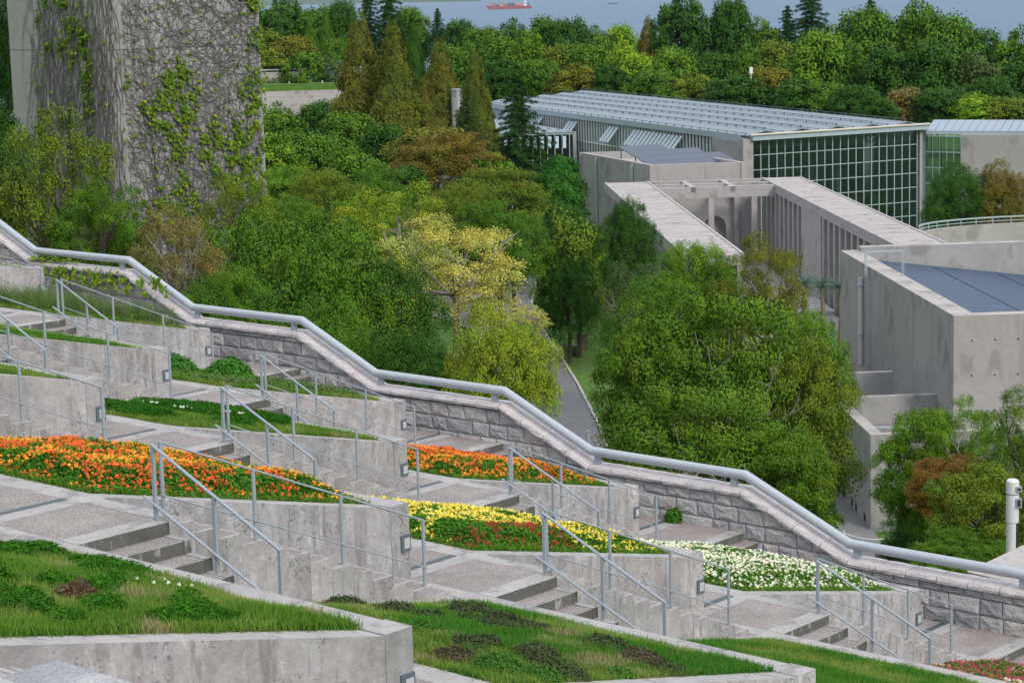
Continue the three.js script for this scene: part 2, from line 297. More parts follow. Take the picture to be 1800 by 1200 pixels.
function handrailA(i, j) {
  const t = lay(thing('stair_handrail', 'steep galvanised handrail on the short stair by the ' + WORD(i, j + 1) + ' planter', 'handrail', 'handrails on the short stairs'), i * PITCH, j * PITCH, cellY(i, j) - DROP);
  const b = 1.215, top = (a) => 0.86 - 0.4284 * (a - 1.37), z = -b;
  for (const a of [1.37, 2.39, 3.43]) part('post', boxUV(box(a - 0.023, a + 0.023, stepY(a, 1.55) - (a < 1.5 ? 0 : 0.004), top(a) - (a === 2.39 ? 0.02 : -0.005), z - 0.016, z + 0.016)), STEEL, t);
  part('top_rail', bar(V(1.35, top(1.35), z), V(3.45, top(3.45), z), 0.02, 10), STEEL, t);
  part('middle_rail', bar(V(1.2, top(1.3) - 0.63, z + 0.02), V(3.46, top(3.46) - 0.63, z + 0.02), 0.0175, 10), STEEL, t);
}
function handrailB(i, j) {
  const t = lay(thing('stair_handrail', 'slender galvanised handrail on the long stair under the ' + WORD(i, j + 1) + ' planter wall', 'handrail', 'handrails on the long stairs'), i * PITCH, j * PITCH, cellY(i, j) - DROP);
  const a = 1.19, top = (b) => 0.84 - 0.4195 * (b - 1.45);
  for (const b of [1.47, 2.83, 4.23, 5.66]) part('post', boxUV(box(a - 0.014, a + 0.014, stepY(b, 1.52) - 0.003, top(b) - 0.01, -b - 0.02, -b + 0.02)), STEEL, t);
  part('top_rail', bar(V(a, top(1.44), -1.44), V(a, top(5.68), -5.68), 0.0135, 8), STEEL, t);
  part('middle_rail', bar(V(a + 0.02, top(1.44) - 0.62, -1.44), V(a + 0.02, top(5.68) - 0.62, -5.68), 0.01, 8), STEEL, t);
}
for (const [k] of Object.entries(PLANT)) planter(...k.split(',').map(Number));
const NODES = [[-5, 2], [-4, 2], [-3, 2], [-2, 2], [-1, 2], [0, 2], [1, 2], [-4, 1], [-3, 1], [-2, 1], [-1, 1], [0, 1], [1, 1], [-2, 0], [-1, 0], [0, 0], [1, 0], [-1, -1], [0, -1], [1, -1], [0, -2], [1, -2]];
for (const [i, j] of NODES) {
  landing(i, j); stairsA(i, j);
  if (j < 2) { stairsB(i, j); if (i < 1) { handrailA(i, j); handrailB(i, j); } }
}

// ---------------------------------------------------------------- granite boundary wall with its coping and tubular rail
const WALLB = 14.7;
const wallKnee = [];  // [a, y] of the coping's underside, along the whole wall
for (let i = -6; i <= 1; i++) { const y = cellY(i, 2) - DROP + 0.77; wallKnee.push([i * PITCH + 1.5, y], [i * PITCH + 4.05, y - DROP]); }
wallKnee.unshift([-7 * PITCH + 4.05, wallKnee[0][1]]);
const wallTop = (a) => { for (let k = 0; k < wallKnee.length - 1; k++) { const [x0, y0] = wallKnee[k], [x1, y1] = wallKnee[k + 1]; if (a <= x1) return y0 + (y1 - y0) * (a - x0) / (x1 - x0); } return wallKnee.at(-1)[1]; };
function stoneGeo(poly, depth, rng) { // rough-faced block, front at z = 0 bulging to +z; poly in (x, y)
  const n = poly.length, c = [0, 0]; poly.forEach((p) => { c[0] += p[0] / n; c[1] += p[1] / n; });
  const v = [], tri = (a, b, d) => v.push(...a, ...b, ...d), out = [], mid = [], inn = [], back = [];
  for (let k = 0; k < n; k++) {
    const p = poly[k], q = poly[(k + 1) % n];
    for (const s of [0, 0.5]) {
      const x = lerp(p[0], q[0], s), y = lerp(p[1], q[1], s), L = Math.hypot(c[0] - x, c[1] - y) || 1;
      out.push([x, y, -0.01 + 0.012 * rng()]); back.push([x, y, -depth]);
      const m = Math.min(0.35, 0.06 / L); mid.push([lerp(x, c[0], m), lerp(y, c[1], m), 0.012 + 0.018 * rng()]);
      inn.push([lerp(x, c[0], 0.5 + 0.15 * rng()), lerp(y, c[1], 0.5), 0.014 + 0.034 * rng()]);
    }
  }
  const N = out.length, ctr = [c[0], c[1], 0.02 + 0.03 * rng()];
  for (let k = 0; k < N; k++) {
    const l = (k + 1) % N;
    tri(back[k], back[l], out[l]); tri(back[k], out[l], out[k]);
    tri(out[k], out[l], mid[l]); tri(out[k], mid[l], mid[k]); tri(mid[k], mid[l], inn[l]); tri(mid[k], inn[l], inn[k]); tri(inn[k], inn[l], ctr);
  }
  const g = new THREE.BufferGeometry(); g.setAttribute('position', new THREE.Float32BufferAttribute(v, 3)); return g;
}
function clipBelow(poly, x0, y0, x1, y1) { // keep the part under the line
  const f = (p) => p[1] - (y0 + (y1 - y0) * (p[0] - x0) / (x1 - x0)), r = [];
  poly.forEach((p, k) => { const q = poly[(k + 1) % poly.length], a = f(p), b = f(q); if (a <= 0) r.push(p); if ((a < 0 && b > 0) || (a > 0 && b < 0)) { const t = a / (a - b); r.push([lerp(p[0], q[0], t), lerp(p[1], q[1], t)]); } });
  return r;
}
{
  const t = lay(thing('granite_wall', 'rough-faced grey granite block wall stepping down beside the planters', 'stone wall'), 0, WALLB, 0);
  const rng = rngOf(77), CH = 0.32, JO = 0.007;
  const aMin = -31, aMax = 10;
  for (let row = -26; row < 7; row++) {
    const y0 = row * CH - 0.2, y1 = y0 + CH; let a = aMin + rng() * 0.5, lean = 0;
    while (a < aMax) {
      const base = (x) => { const i = Math.floor((x + 2.94) / PITCH), l = x - i * PITCH; return cellY(i, 2) - DROP + (l > 1.55 ? -Math.min(DROP, (Math.floor((l - 1.55) / TREAD) + 1) * RISE) : 0); };
      let w = 0.36 + rng() * 0.32 + (rng() < 0.15 ? 0.2 : 0), e = a + w;
      // joints fall on the lower knees of the coping
      for (const [kx] of wallKnee.filter((_, k) => k % 2 === 0)) if (kx > a + 0.02 && kx < e + 0.25) { e = kx; lean = 0; }
      const nl = (rng() - 0.5) * (rng() < 0.3 ? 0.16 : 0.04), top = Math.max(wallTop(a), wallTop(e)), bot = Math.min(base(a), base(e));
      if (y0 < top - 0.05 && y1 > bot - 0.1) {
        let poly = [[a + JO + lean * 0.5, y0 + JO], [e - JO + nl * 0.5, y0 + JO], [e - JO - nl * 0.5, y1 - JO], [a + JO - lean * 0.5, y1 - JO]];
        for (let k = 0; k < wallKnee.length - 1 && poly.length > 2; k++) { const [x0, h0] = wallKnee[k], [x1, h1] = wallKnee[k + 1]; if (x1 > a + 0.01 && x0 < e - 0.01) poly = clipBelow(poly, x0, h0 - 0.01, x1, h1 - 0.01); }
        if (poly.length > 2) { let ar = 0; poly.forEach((p, k) => { const q = poly[(k + 1) % poly.length]; ar += p[0] * q[1] - q[0] * p[1]; }); if (ar > 0.02) part('stone', boxUV(stoneGeo(poly, 0.25, rng), ou(), ou()), GRANITES[rng() * 6 | 0], t); }
      }
      lean = nl; a = e;
    }
  }
  // coping stones follow the knees
  for (let k = 0; k < wallKnee.length - 1; k++) {
    const [x0, y0] = wallKnee[k], [x1, y1] = wallKnee[k + 1], L = Math.hypot(x1 - x0, y1 - y0); if (x1 < aMin || x0 > aMax) continue;
    const n = Math.round(L / 0.66), th = 0.115, bis = (m) => { if (m <= 0 || m >= wallKnee.length - 1) return 0; const s0 = Math.atan2(wallKnee[m][1] - wallKnee[m - 1][1], wallKnee[m][0] - wallKnee[m - 1][0]), s1 = Math.atan2(wallKnee[m + 1][1] - wallKnee[m][1], wallKnee[m + 1][0] - wallKnee[m][0]); return (s0 + s1) / 2; };
    const an = Math.atan2(y1 - y0, x1 - x0);
    for (let s = 0; s < n; s++) {
      const f0 = s / n, f1 = (s + 1) / n, b0 = s === 0 ? bis(k) : an, b1 = s === n - 1 ? bis(k + 1) : an, g = 0.011;
      const p = [lerp(x0, x1, f0) + g, lerp(y0, y1, f0)], q = [lerp(x0, x1, f1) - g, lerp(y0, y1, f1)], h0 = th / Math.cos(b0 - an), h1 = th / Math.cos(b1 - an);
      // cross-section grid: rough front edge, uneven back edge
      const pt = (u, w, fr) => { const bx = lerp(p[0], q[0], u), by = lerp(p[1], q[1], u), h = lerp(h0, h1, u) * w, bb = lerp(b0, b1, u); const top = w > 0.9 ? (rng() - 0.5) * 0.004 : 0; return [bx - Math.sin(bb) * h, by + Math.cos(bb) * h + top, fr]; };
      const cols = 4, sec = [[0, 0.09], [0.5, 0.1], [1, 0.065], [1, -0.1], [1, -0.3], [1, -0.44], [0, -0.44]], grid = [];
      for (let c = 0; c <= cols; c++) grid.push(sec.map(([w, z], m) => { const r = rng(); return pt(c / cols, w, z + (m < 3 ? (r - 0.5) * 0.024 : m > 4 ? (r - 0.5) * 0.04 : 0)); }));
      const v = [], tri = (a, b, d) => v.push(...a, ...b, ...d);
      for (let c = 0; c < cols; c++) for (let m = 0; m < sec.length; m++) { const l = (m + 1) % sec.length; tri(grid[c][m], grid[c + 1][m], grid[c + 1][l]); tri(grid[c][m], grid[c + 1][l], grid[c][l]); }
      for (const c of [0, cols]) for (let m = 1; m < sec.length - 1; m++) tri(grid[c][0], grid[c][m], grid[c][m + 1]);
      const gg = new THREE.BufferGeometry(); gg.setAttribute('position', new THREE.Float32BufferAttribute(v, 3));
      part('coping_stone', boxUV(gg, ou(), ou()), COPING[rng() * 3 | 0], t);
    }
  }
  // mortar core behind the stones
  const core = [];
  for (let k = 0; k < wallKnee.length - 1; k++) { const [x0, y0] = wallKnee[k], [x1, y1] = wallKnee[k + 1]; core.push(prism([[x0, y1 - 6], [x1, y1 - 6], [x1, y1 - 0.002], [x0, y0 - 0.002]], 'z', -0.4, -0.03)); }
  part('core', boxUV(merged(core)), MORTAR, t);
}
function mitred(pts, r, sides = 20) { // tube in the x-y plane with mitred bends
  const pos = [], idx = [];
  pts.forEach(([x, y], i) => {
    const d0 = i ? Math.atan2(y - pts[i - 1][1], x - pts[i - 1][0]) : null, d1 = i < pts.length - 1 ? Math.atan2(pts[i + 1][1] - y, pts[i + 1][0] - x) : null;
    const m = d0 === null ? d1 : d1 === null ? d0 : (d0 + d1) / 2, k = 1 / Math.cos((d0 ?? d1) - m);
    for (let s = 0; s < sides; s++) { const a = s / sides * Math.PI * 2, c = Math.cos(a) * r * k, z = Math.sin(a) * r; pos.push(x - Math.sin(m) * c, y + Math.cos(m) * c, z); }
  });
  for (let i = 0; i < pts.length - 1; i++) for (let s = 0; s < sides; s++) { const a = i * sides + s, b = i * sides + (s + 1) % sides; idx.push(a, a + sides, b, b, a + sides, b + sides); }
  const g = new THREE.BufferGeometry(); g.setAttribute('position', new THREE.Float32BufferAttribute(pos, 3)); g.setIndex(idx); g.computeVertexNormals();
  g.setAttribute('uv', new THREE.Float32BufferAttribute(new Float32Array(pos.length / 3 * 2), 2)); return g;
}
{
  const t = lay(thing('tubular_handrail', 'thick pale grey tube handrail zigzagging down on top of the granite wall', 'handrail'), 0, WALLB + 0.16, 0);
  const pts = [];
  for (let i = -6; i <= 1; i++) { const y = cellY(i, 2) - DROP + 1.16; pts.push([i * PITCH + 1.48, y], [i * PITCH + 3.98, y - DROP]); }
  const R = 0.1;
  for (let k = 0; k < pts.length - 1; k++) { // welded lengths with a fine seam
    const seg = [pts[k], pts[k + 1]]; if (k % 2 === 1) continue;
    const list = [k ? [pts[k][0] - 0.5, pts[k][1]] : [pts[k][0] - 4, pts[k][1]], ...seg, [seg[1][0] + 0.5, seg[1][1]]];
    part('tube', mitred(list, R), PIPE, t);
    if (k + 2 < pts.length) part('tube', mitred([[seg[1][0] + 0.5, seg[1][1]], [pts[k + 2][0] - 0.5, seg[1][1]]], R), PIPE, t);
  }
  for (let i = -6; i <= 1; i++) for (const da of [3.98 + 0.17 - PITCH, 1.48 - 0.3]) { const a = i * PITCH + da, y = cellY(i, 2) - DROP + 0.88; part('bracket', boxUV(box(a - 0.065, a + 0.065, y - 0.02, y + 0.24, -0.045, 0.045)), STEEL, t); }
}

// ---------------------------------------------------------------- what grows in the planters
function bladeTuft(rng, n, h, spread, w) { // bent blades of grass
  const pos = [], idx = [];
  for (let k = 0; k < n; k++) {
    const a = rng() * 6.283, r = rng() * spread, x = Math.cos(a) * r, z = Math.sin(a) * r, d = rng() * 6.283, L = h * (0.6 + 0.6 * rng()), lean = (0.2 + 0.5 * rng()) * L, px = -Math.sin(d) * w, pz = Math.cos(d) * w, o = pos.length / 3;
    pos.push(x - px, -0.02, z - pz, x + px, -0.02, z + pz, x + Math.cos(d) * lean * 0.35 - px * 0.8, L * 0.6, z + Math.sin(d) * lean * 0.35 - pz * 0.8, x + Math.cos(d) * lean * 0.35 + px * 0.8, L * 0.6, z + Math.sin(d) * lean * 0.35 + pz * 0.8, x + Math.cos(d) * lean, L, z + Math.sin(d) * lean);
    idx.push(o, o + 1, o + 2, o + 1, o + 3, o + 2, o + 2, o + 3, o + 4);
  }
  const g = new THREE.BufferGeometry(); g.setAttribute('position', new THREE.Float32BufferAttribute(pos, 3)); g.setIndex(idx); g.computeVertexNormals(); return g;
}
function spray(rng, n, rad, len, wid, flat = 0.7, tilt = 0.7, soft = 0) { // leaves scattered in a small ball
  const pos = [], idx = [], cen = [], c = V(0, 0, 0), d = V(0, 0, 0), s = V(0, 0, 0), up = V(0, 0, 0);
  for (let k = 0; k < n; k++) {
    do c.set(rng() * 2 - 1, rng() * 2 - 1, rng() * 2 - 1); while (c.lengthSq() > 1);
    c.y *= flat; c.multiplyScalar(rad);
    up.set((rng() - 0.5) * 2 * tilt, 1, (rng() - 0.5) * 2 * tilt).normalize(); d.set(rng() - 0.5, (rng() - 0.6) * 0.5, rng() - 0.5).normalize(); s.crossVectors(up, d).normalize();
    const L = len * (0.7 + 0.6 * rng()), w = wid * (0.7 + 0.6 * rng()), o = pos.length / 3, f = 0.12 * L;
    pos.push(c.x - d.x * L / 2, c.y - d.y * L / 2, c.z - d.z * L / 2, c.x + s.x * w / 2 + up.x * f, c.y + s.y * w / 2 + up.y * f, c.z + s.z * w / 2 + up.z * f, c.x + d.x * L / 2, c.y + d.y * L / 2, c.z + d.z * L / 2, c.x - s.x * w / 2 + up.x * f, c.y - s.y * w / 2 + up.y * f, c.z - s.z * w / 2 + up.z * f);
    if (soft) idx.push(o, o + 2, o + 1, o, o + 3, o + 2); else idx.push(o, o + 1, o + 2, o, o + 2, o + 3); cen.push(c.clone());
  }
  const g = new THREE.BufferGeometry(); g.setAttribute('position', new THREE.Float32BufferAttribute(pos, 3)); g.setIndex(idx); g.computeVertexNormals();
  if (soft) { const nn = g.attributes.normal, v = V(0, 0, 0), w = V(0, 0, 0); for (let k = 0; k < nn.count; k++) { v.fromBufferAttribute(nn, k); w.copy(cen[k / 4 | 0]); w.y += rad * 1.2; v.lerp(w.normalize(), soft).normalize(); nn.setXYZ(k, v.x, v.y, v.z); } }
  return g;
}
function daisy(rng, petals, r) {
  const pos = [0, 0.006, 0], idx = [];
  for (let k = 0; k < petals; k++) { const a = k / petals * 6.283 + rng() * 0.2, w = 2.2 / petals, y = (rng() - 0.6) * 0.006, o = pos.length / 3; pos.push(Math.cos(a - w) * r * 0.7, y, Math.sin(a - w) * r * 0.7, Math.cos(a) * r, y - 0.004, Math.sin(a) * r, Math.cos(a + w) * r * 0.7, y, Math.sin(a + w) * r * 0.7); idx.push(0, o + 1, o, 0, o + 2, o + 1); }
  // a small raised middle
  const o = pos.length / 3; pos.push(0, 0.018, 0); for (let k = 0; k < 6; k++) pos.push(Math.cos(k * 1.047) * r * 0.35, 0.008, Math.sin(k * 1.047) * r * 0.35); for (let k = 0; k < 6; k++) idx.push(o, o + 1 + (k + 1) % 6, o + 1 + k);
  const g = new THREE.BufferGeometry(); g.setAttribute('position', new THREE.Float32BufferAttribute(pos, 3)); g.setIndex(idx); g.computeVertexNormals(); return g;
}
const gr = rngOf(5);
const TUFT = bladeTuft(gr, 9, 0.085, 0.05, 0.0042), TALLTUFT = bladeTuft(gr, 7, 0.42, 0.06, 0.004), FERNY = spray(gr, 16, 0.055, 0.05, 0.008, 0.8, 1), LEAFY = spray(gr, 10, 0.075, 0.085, 0.02, 0.8, 0.9), TINY = spray(gr, 14, 0.05, 0.026, 0.014, 0.8, 1), BROAD = spray(gr, 8, 0.1, 0.11, 0.06, 0.8, 0.6);
const FLOWER = [daisy(gr, 9, 0.024), daisy(gr, 8, 0.021)];
const MG = leafMat(1, 1, 1, 0.2), MF = std({ roughness: 0.7 });
const inBed = (i, j, rng, f, n) => { // n tries at random spots of planter i, j; f(a, b, edge) returns an instance or nothing
  const r = [];
  for (let k = 0; k < n; k++) { const a = lerp(-SIDE + RIM, -RIM, rng()), b = lerp(-SIDE + RIM, -RIM, rng()), e = Math.min(-RIM - a, a + SIDE - RIM, -RIM - b, b + SIDE - RIM), q = f(a, b, e); if (q) r.push(q); }
  return r;
};
const col = (c, rng, v = 0.25) => { const k = 1 + (rng() - 0.5) * 2 * v; return rgb(c[0] * k * (1 + (rng() - 0.5) * 0.15), c[1] * k, c[2] * k); };
const GREEN = { deep: [0.05, 0.2, 0.015], mid: [0.1, 0.23, 0.02], pale: [0.2, 0.3, 0.055], dry: [0.36, 0.32, 0.16], dark: [0.03, 0.1, 0.012] };
const mixc = (a, b, t) => [0, 1, 2].map((k) => lerp(a[k], b[k], t));
function bedGroup(name, i, j, label, category) { return lay(thing(name, label, category, null, 'stuff'), i * PITCH, j * PITCH, cellY(i, j)); }
function grassBed(i, j, label, { n = 9000, dry = 0.3, h = 1, deep = 0.5, seed = 1, keep = null } = {}) {
  const rng = rngOf(seed * 131 + i * 17 + j * 71), t = bedGroup('grass', i, j, label, 'grass');
  instances('blades', TUFT, MG, inBed(i, j, rng, (a, b, e) => {
    if (keep && !keep(a, b, e)) return;
    const p = fbm(a * 1.1 + 31 * i, b * 1.1 + 17 * j, 1e5, 1e5, 3, seed), d = fbm(a * 2.3 + 5, b * 2.3, 1e5, 1e5, 3, seed + 50);
    let c = mixc(GREEN.pale, deep > 0.8 ? GREEN.deep : GREEN.mid, sstep(0.35, 0.65, p) * 0.9); if (d > 1 - dry) c = mixc(c, GREEN.dry, sstep(1 - dry, 1 - dry + 0.12, d) * 0.75);
    return [V(a, soilY(i, j, a, b), -b), spin(rng, 0.3), h * (0.65 + 0.75 * p + 0.3 * rng()), col(c, rng, 0.22)];
  }, n), t);
  return t;
}
function clumpBed(i, j, name, label, geo, { n, thr, hgt, seed, c0, c1, per = 1, scale = 1, keep = null, freq = 1.1 }) { // low leafy cover in patches
  const rng = rngOf(seed * 91 + i * 13 + j * 7), t = bedGroup(name, i, j, label, 'ground cover');
  const list = [];
  inBed(i, j, rng, (a, b, e) => {
    const p = fbm(a * freq + 7 * seed, b * freq - 3 * seed, 1e5, 1e5, 3, seed); if (p < thr || e < 0.12 || (keep && !keep(a, b, e))) return;
    const up = hgt * sstep(thr, thr + 0.12, p) * (0.6 + 0.4 * fbm(a * 5, b * 5, 1e5, 1e5, 2, seed + 3)) * sstep(0.08, 0.4, e);
    for (let k = 0; k < per; k++) list.push([V(a + (rng() - 0.5) * 0.05, soilY(i, j, a, b) + up * (1 - 0.35 * rng() * k), -b), spin(rng, 0.5), scale * (0.75 + 0.5 * rng()), col(mixc(c0, c1, rng()), rng, 0.25)]);
  }, n);
  instances('foliage', geo, MG, list, t); return t;
}
function flowerBed(i, j, label, { n, leaves, hgt, zones, seed, size = 1, freq = 1.3, geo = LEAFY, leafC = [GREEN.mid, GREEN.deep], edge = 0.09, keep = null }) {
  const rng = rngOf(seed * 57), t = bedGroup('flower_bed', i, j, label, 'flower bed');
  const topAt = (a, b, e) => hgt * sstep(edge * 0.4, edge + 0.55, e) * (0.55 + 0.75 * fbm(a * freq + seed, b * freq, 1e5, 1e5, 3, seed)) + 0.03;
  instances('foliage', geo, MG, inBed(i, j, rng, (a, b, e) => { if (e < edge * 0.6 || (keep && !keep(a, b, e))) return; const y = topAt(a, b, e); return [V(a, soilY(i, j, a, b) + y * (1 - 0.75 * rng() * rng()), -b), spin(rng, 0.6), 0.8 + 0.5 * rng(), col(mixc(...leafC, rng()), rng, 0.25)]; }, leaves), t);
  const list = inBed(i, j, rng, (a, b, e) => {
    if (e < edge || (keep && !keep(a, b, e))) return; const z = zones(a, b, e, fbm(a * 1.2 + seed * 3, b * 1.2, 1e5, 1e5, 3, seed + 9), rng); if (!z) return;
    return [V(a, soilY(i, j, a, b) + topAt(a, b, e) + 0.035 + 0.05 * rng(), -b), spin(rng, 0.5), size * (0.75 + 0.55 * rng()), col(z, rng, 0.16)];
  }, n);
  instances('blossoms', FLOWER[seed % 2], MF, list, t);
  return t;
}
const C = { orange: [0.95, 0.3, 0.012], amber: [1.0, 0.43, 0.02], red: [0.75, 0.1, 0.008], crimson: [0.38, 0.012, 0.008], yellow: [0.95, 0.72, 0.06], lemon: [0.95, 0.85, 0.25], white: [0.86, 0.87, 0.7], cream: [0.86, 0.8, 0.38], pink: [0.75, 0.28, 0.36], magenta: [0.45, 0.03, 0.1], vermilion: [0.85, 0.13, 0.01] };
// back of a planter is a = -5, its front a = -0.35; its upper end is b = -5, its east corner b = -0.35
flowerBed(0, 0, 'dense orange and red flowers filling the large planter', { n: 5600, leaves: 11000, hgt: 0.2, seed: 3, size: 1.25, zones: (a, b, e, p, r) => (vn(a * 4.5, b * 4.5, 1e5, 1e5, 61) < 0.33 ? null : p + 0.07 * (a + 2.6 < 0 ? -1 : 1) + 0.05 * (r() - 0.5) > 0.53 + 0.05 * (b + 2.8) ? (r() < 0.75 ? C.vermilion : C.red) : r() < 0.6 ? C.amber : C.orange) });
flowerBed(-1, 2, 'red and orange flowers in the planter under the granite wall', { n: 5200, leaves: 9500, hgt: 0.19, seed: 4, size: 1.25, zones: (a, b, e, p, r) => (vn(a * 4.5, b * 4.5, 1e5, 1e5, 62) < 0.36 ? null : p + 0.12 * (a + 2.6 < 0 ? 1 : -1) > 0.55 ? C.red : r() < 0.7 ? C.orange : C.vermilion) });
flowerBed(0, 1, 'yellow flowers behind and beside dark red ones in one planter', { n: 6200, leaves: 12000, hgt: 0.18, seed: 7, size: 1.2, zones: (a, b, e, p, r) => { if (vn(a * 4.5, b * 4.5, 1e5, 1e5, 63) < 0.3) return null; const y = a < -2.0 - 0.35 * (b + 2.6) + (p - 0.5) * 1.4 || b > -2.6 + (p - 0.5) * 1.2; if (y) return r() < 0.75 ? C.yellow : C.lemon; return p > 0.4 && r() < 0.75 ? C.crimson : null; } });
flowerBed(0, 2, 'white flowers covering the planter beside the granite wall', { n: 3300, leaves: 13500, hgt: 0.19, seed: 8, size: 1.35, leafC: [GREEN.mid, [0.1, 0.24, 0.03]], zones: (a, b, e, p, r) => (vn(a * 5, b * 5, 1e5, 1e5, 64) > 0.2 ? (r() < 0.12 ? C.cream : C.white) : null) });
flowerBed(1, 2, 'pink and crimson flowers in the lowest planter', { n: 3500, leaves: 8000, hgt: 0.17, seed: 9, size: 1.2, zones: (a, b, e, p, r) => (p < 0.44 ? (r() < 0.8 ? C.pink : C.white) : r() < 0.6 ? C.magenta : null) });
flowerBed(-3, 2, 'a few yellow flowers among weeds below the tower', { n: 700, leaves: 2200, hgt: 0.14, seed: 11, geo: LEAFY, zones: (a, b, e, p) => (p > 0.58 ? C.amber : null), leafC: [GREEN.pale, GREEN.mid] });
const EDGE = (w) => ({ keep: (a, b, e) => e < w });
grassBed(0, 0, 'grass edging of the orange flower planter', { n: 9000, ...EDGE(0.16), dry: 0.1 });
grassBed(-1, 2, 'grass edging of the red and orange flower planter', { n: 8000, ...EDGE(0.16), dry: 0.1 });
grassBed(0, 1, 'grass edging of the yellow and dark red flower planter', { n: 9000, ...EDGE(0.16), dry: 0.1 });
grassBed(0, 2, 'grass edging of the white flower planter', { n: 7000, ...EDGE(0.16), dry: 0.1 });
grassBed(1, 2, 'grass edging of the pink flower planter', { n: 5000, ...EDGE(0.16), dry: 0.1 });
grassBed(1, -1, 'rough turf with dry patches in the nearest planter', { n: 26000, dry: 0.42, seed: 2, h: 1.15 });
clumpBed(1, -1, 'ground_cover', 'deep green feathery cover spreading over the nearest turf', FERNY, { n: 26000, thr: 0.46, hgt: 0.19, seed: 6, c0: [0.05, 0.2, 0.014], c1: [0.08, 0.25, 0.02], per: 2, scale: 1.15, freq: 1.5 });
grassBed(1, 0, 'turf between the dark purple-green mounds', { n: 20000, dry: 0.36, seed: 3, deep: 0.9 });
grassBed(1, 1, 'bright lawn in the planter beside the pink flowers', { n: 20000, dry: 0.16, seed: 4, deep: 0.9, h: 1.0 });
grassBed(-1, 1, 'grass in the planter behind the orange bed', { n: 12000, dry: 0.33, seed: 5, h: 1.1 });
clumpBed(-1, 1, 'ground_cover', 'deep green cover over the grass behind the orange bed', FERNY, { n: 16000, thr: 0.47, hgt: 0.22, seed: 12, c0: GREEN.deep, c1: [0.05, 0.2, 0.015], per: 1, scale: 1.3 });
grassBed(-2, 1, 'thin strip of grass in the planter above the white-flecked grass', { n: 9000, dry: 0.15, seed: 6, deep: 0.9 });
grassBed(-1, 0, 'grass of the stained planter at the left edge', { n: 7000, dry: 0.15, seed: 7, deep: 0.9 });
grassBed(-2, 2, 'weedy grass around the two leafy bushes', { n: 9000, dry: 0.34, seed: 8, h: 1.3 });
clumpBed(-2, 2, 'ground_cover', 'greyish flowering weeds around the two leafy bushes', LEAFY, { n: 5000, thr: 0.45, hgt: 0.16, seed: 14, c0: [0.15, 0.2, 0.09], c1: GREEN.mid });
grassBed(-3, 2, 'short grass under the wispy weeds', { n: 9000, dry: 0.3, seed: 9, h: 1.2 });
grassBed(-4, 2, 'grass in the planter below the ivy tower', { n: 4000, dry: 0.3, seed: 10 });
{ // tall wispy grass
  const rng = rngOf(404), t = bedGroup('tall_grass', -3, 2, 'tall wispy grey-green grass in the weedy planter below the tower', 'grass');
  instances('blades', TALLTUFT, MG, inBed(-3, 2, rng, (a, b, e) => (e < 0.15 || fbm(a, b + 9, 1e5, 1e5, 3, 2) < 0.36 ? null : [V(a, soilY(-3, 2, a, b), -b), spin(rng, 0.3), 0.7 + 0.7 * rng(), col(mixc([0.13, 0.17, 0.07], GREEN.mid, rng() * 0.6), rng)]), 2600), t);
}
for (const [i, j, n, s] of [[1, -1, 26, 1], [-1, 1, 26, 2]]) { // stray white blooms in small knots
  const rng = rngOf(900 + s), t = bedGroup('daisy', i, j, s === 1 ? 'few stray white blooms on the nearest turf' : 'small knots of white blooms in the grass behind the orange bed', 'flowers');
  const knots = s === 1 ? [[-4.5, -4.2], [-2.4, -3.3], [-1.6, -1.6], [-4.1, -4.6]] : [[-2.4, -4.0], [-1.4, -2.9], [-1.7, -3.6]];
  const list = []; for (let k = 0; k < n; k++) { const [a0, b0] = knots[k % knots.length], a = a0 + (rng() - 0.5) * 0.5, b = b0 + (rng() - 0.5) * 0.5; list.push([V(a, soilY(i, j, a, b) + 0.24, -b), spin(rng, 0.5), 1.1, col(C.white, rng, 0.05)]); }
  instances('blossoms', FLOWER[0], MF, list, t);
}
// dark mounded shrubs of the purple-green planter, and dead or leafy single plants
function moundShrub(name, label, category, group, i, j, a, b, r, h, geo, n, c0, c1, seed, twigs) {
  const rng = rngOf(seed), t = lay(thing(name, label, category, group), i * PITCH + a, j * PITCH + b, cellY(i, j) + soilY(i, j, a, b) - 0.03), list = [];
  const lob = [...Array(5)].map(() => [rng() * 6.28, 0.25 + 0.4 * rng()]);
  for (let k = 0; k < n; k++) {
    const u = Math.acos(Math.pow(rng(), 0.8)), f = rng() * 6.283; let bump = 0.82 + 0.3 * vn(Math.cos(f) * 2.5 + seed, Math.sin(f) * 2.5 + u * 2, 1e5, 1e5, seed);
    const q = 0.72 + 0.3 * rng(), d = V(Math.sin(u) * Math.cos(f), Math.cos(u), Math.sin(u) * Math.sin(f));
    list.push([V(d.x * r * bump * q, d.y * h * bump * q, d.z * r * bump * q), toward(d.clone().lerp(UP, 0.4).normalize(), rng), 0.8 + 0.6 * rng(), col(mixc(c0, c1, rng()), rng, 0.3)]);
  }
  const st = []; for (let k = 0; k < (twigs ?? 7); k++) { const f = rng() * 6.28, x = Math.cos(f) * r * 0.7 * rng(), z = Math.sin(f) * r * 0.7 * rng(); st.push(bar(V(x * 0.2, -0.05, z * 0.2), V(x, h * (0.6 + 0.4 * rng()), z), 0.006, 4, 0.003)); }
  part('stem', merged(st), std({ color: rgb(0.09, 0.07, 0.05) }), t);
  instances('foliage', geo, MG, list, t);
}
const H0 = [0.05, 0.11, 0.022], H1 = [0.1, 0.1, 0.055], H2 = [0.06, 0.18, 0.02];
